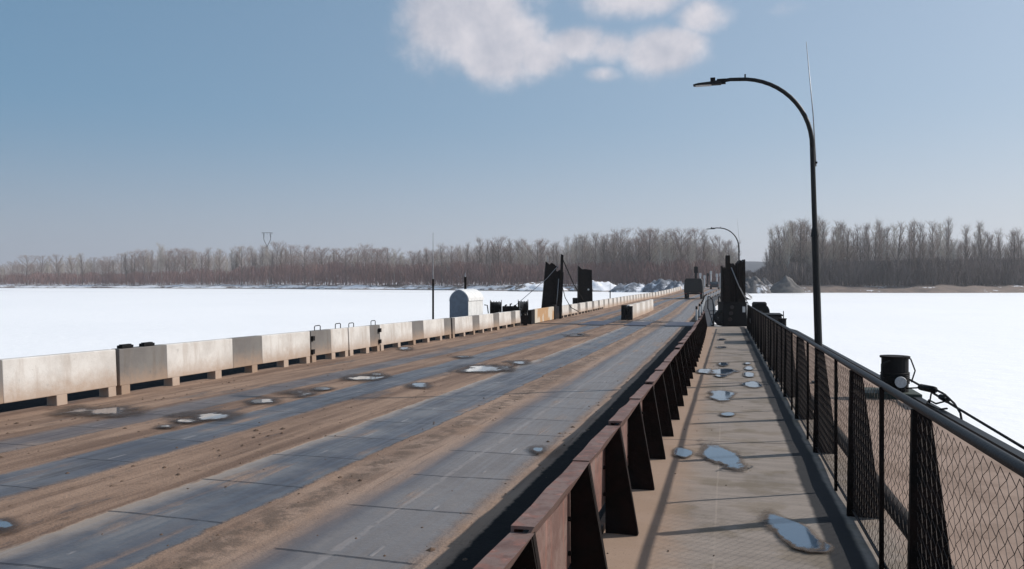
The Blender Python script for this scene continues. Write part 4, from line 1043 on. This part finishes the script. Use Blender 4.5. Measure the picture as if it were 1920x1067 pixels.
def plant(kind, loc, H, wid, rnd, label, grp, cat='tree'):
    tmesh, cmesh = rnd.choice(TREES[kind])
    nm = {'poplar': 'poplar_tree', 'birch': 'birch_tree', 'round': 'bare_tree'}[kind]
    e = thing(nm, loc, label, cat, grp); LAST.append({'o': e, 'ad': label}); e.rotation_euler = (0, 0, rnd.uniform(0, 6.28)); k = H/18.
    e.scale = (k*wid, k*wid, k)
    for nme, ms in (('trunk', tmesh), ('crown', cmesh)):
        c = bpy.data.objects.new(nme, ms); COL.objects.link(c); c.parent = e
TOP = [(-200, 492), (0, 489), (60, 484), (130, 482), (220, 478), (300, 465), (380, 470), (440, 466), (520, 459), (560, 463), (610, 470), (680, 462), (720, 468), (770, 476), (800, 468), (880, 452), (950, 455), (1000, 455),
       (1060, 450), (1090, 440), (1180, 438), (1215, 432), (1260, 437), (1330, 442), (1360, 455), (1378, 468), (1395, 486), (1436, 482), (1446, 432), (1495, 418), (1560, 418), (1600, 428), (1680, 420), (1760, 422), (1820, 420), (1880, 434), (1925, 432), (2200, 425)]
rnd = random.Random(42)
def bankz(px, d): return interp(HSL if px < 1372 else HSR, d)-.2
ZONES = [(0, 300, 'left end of the far wood'), (300, 620, 'far left wood near the pylon'), (620, 900, 'far wood above the arched cabin'), (900, 1130, 'far wood behind the left towers'), (1130, 1385, 'tall wood behind the truck'), (1436, 1600, 'tall grove beside the near lamp post'), (1600, 1925, 'thin tall row at the right edge')]
cnt = 0; TL = []
for (a, b, zn) in ZONES:
    n = {0: 34, 300: 40, 620: 34, 900: 38, 1130: 44, 1436: 34, 1600: 46}[a]
    for i in range(n):
        px = a+(b-a)*(i+rnd.random())/n; d = rnd.uniform(22, 75) if px < 1400 else rnd.uniform(20, 60); D = shoreD(px)+d
        if px < 900: kind = rnd.choice(['round', 'round', 'birch', 'poplar'])
        elif px < 1400: kind = rnd.choice(['poplar', 'poplar', 'birch', 'round'])
        else: kind = rnd.choice(['poplar', 'poplar', 'poplar', 'birch'])
        zt = EYE+(HOR-interp(TOP, px))/F*D; z0 = bankz(px, d)
        H = (zt-z0)*(rnd.uniform(.62, 1.06) if rnd.random() < .6 else rnd.uniform(.88, 1.1))
        q = W((px-960)/F*D, D, z0)
        ad = {'poplar': 'narrow grey poplar', 'birch': 'pale-trunked birch', 'round': 'spreading reddish bare tree'}[kind]
        plant(kind, q, H, rnd.uniform(.8, 1.2)*(.9 if px > 1560 else 1.1)*(18/H*.9 if H < 12 else 1), rnd, ad, 'bare trees of the '+zn); LAST[-1]['px'] = px; LAST[-1]['zn'] = zn; cnt += 1
ORD_ = 'first second third fourth fifth sixth seventh eighth ninth tenth eleventh twelfth thirteenth fourteenth fifteenth sixteenth seventeenth eighteenth nineteenth twentieth'.split()
def ordinal(i): return ORD[i] if i < 20 else str(i+1)+('st' if i % 10 == 0 else 'nd' if i % 10 == 1 else 'rd' if i % 10 == 2 else 'th')
for key in {(r['zn'], r['ad']) for r in LAST}:
    rs = sorted([r for r in LAST if (r['zn'], r['ad']) == key], key=lambda r: r['px'])
    for i, r in enumerate(rs): r['o']['label'] = '%s %s from the left, %s' % (ordinal(i), key[1], key[0])
# undergrowth and deeper wood: uncountable masses of bare stems
def thicket(name, p0, p1, topf, n, d0, d1, material, wdt, label, seed, hmin=2.):
    m = MB(); rnd = random.Random(seed)
    for i in range(n):
        px = p0+(p1-p0)*rnd.random(); d = rnd.uniform(d0, d1); D = shoreD(px)+d; z0 = bankz(px, d)-.1
        zt = EYE+(HOR-topf(px)+noise.noise(Vector((px*.05, d*.02, seed)))*7)/F*D; H = max(hmin, zt-z0)
        q = W((px-960)/F*D, D, z0); hb = H*rnd.random()**1.1
        a = q+Vector((0, 0, hb*.75)); L = rnd.uniform(.25, .5)*H
        e = a+Vector((rnd.gauss(0, .22)*L, rnd.gauss(0, .22)*L, L))
        e.z = min(e.z, z0+H*(1-.12*rnd.random()))
        strip(m, a, e, wdt*rnd.uniform(.6, 1.3), wdt*.35, rnd)
    return stuff(m.build(name, material), label, 'thicket' if 'thick' in name else 'wood')
UL = [(-300, 514), (0, 512), (300, 508), (480, 500), (560, 490), (700, 490), (760, 494), (860, 488), (1000, 492), (1200, 488), (1330, 486), (1385, 505)]
UR = [(1385, 520), (1438, 500), (1450, 492), (1560, 486), (1700, 484), (1925, 480), (2300, 480)]
M_und = mat('thicket_brown', (.27, .165, .145), .95, var=.4, vscale=.15)
M_und2 = mat('thicket_grey', (.19, .155, .14), .95, var=.4, vscale=.15)
M_wood = mat('wood_grey', (.40, .34, .305), .95, var=.3, vscale=.1)
thicket('willow_thicket', -250, 1385, lambda p: interp(UL, p), 42000, 16, 60, M_und, .085, 'dense reddish-brown willow thicket under the trees of the far left bank', 1)
thicket('willow_thicket', 1400, 2150, lambda p: interp(UR, p), 24000, 14, 50, M_und2, .085, 'dense dark thicket under the tall trees of the right bank', 2)
thicket('far_woodland', -250, 1375, lambda p: interp(TOP, p)*.85+interp(UL, p)*.15+2, 46000, 70, 140, M_wood, .05, 'hazy mass of bare treetops behind the front trees on the left bank', 3)
thicket('far_woodland', 1448, 1580, lambda p: interp(TOP, p)*.6+.4*490, 4000, 60, 100, M_wood, .075, 'mass of bare branches behind the grove by the near lamp post', 4)
thicket('far_woodland', 1580, 2000, lambda p: interp(TOP, p)*.6+.4*486, 7000, 60, 100, M_wood, .04, 'faint veil of bare branches behind the thin row at the right edge', 6)
thicket('low_thicket', 1385, 1445, lambda p: 508, 1200, 14, 40, M_und2, .08, 'low brush filling the gap between the left wood and the right grove', 5, 1.5)

# ------------------------------------------------------------------ haze
m = MB(); m.box(-2800, 2800, -60, 4800, -1.2, 75)
hz = bpy.data.materials.new('haze'); hz.use_nodes = True; n, l = hz.node_tree.nodes, hz.node_tree.links; n.remove(n['Principled BSDF'])
pv = n.new('ShaderNodeVolumePrincipled'); pv.inputs['Color'].default_value = (.86, .88, .95, 1); pv.inputs['Density'].default_value = .00032; pv.inputs['Anisotropy'].default_value = .2
l.new(pv.outputs[0], n['Material Output'].inputs['Volume'])
if True:
    o = m.build('haze', hz); o['kind'] = 'stuff'; tag(o, 'thin pale spring haze over the river, fading the far woods and hills', 'haze')
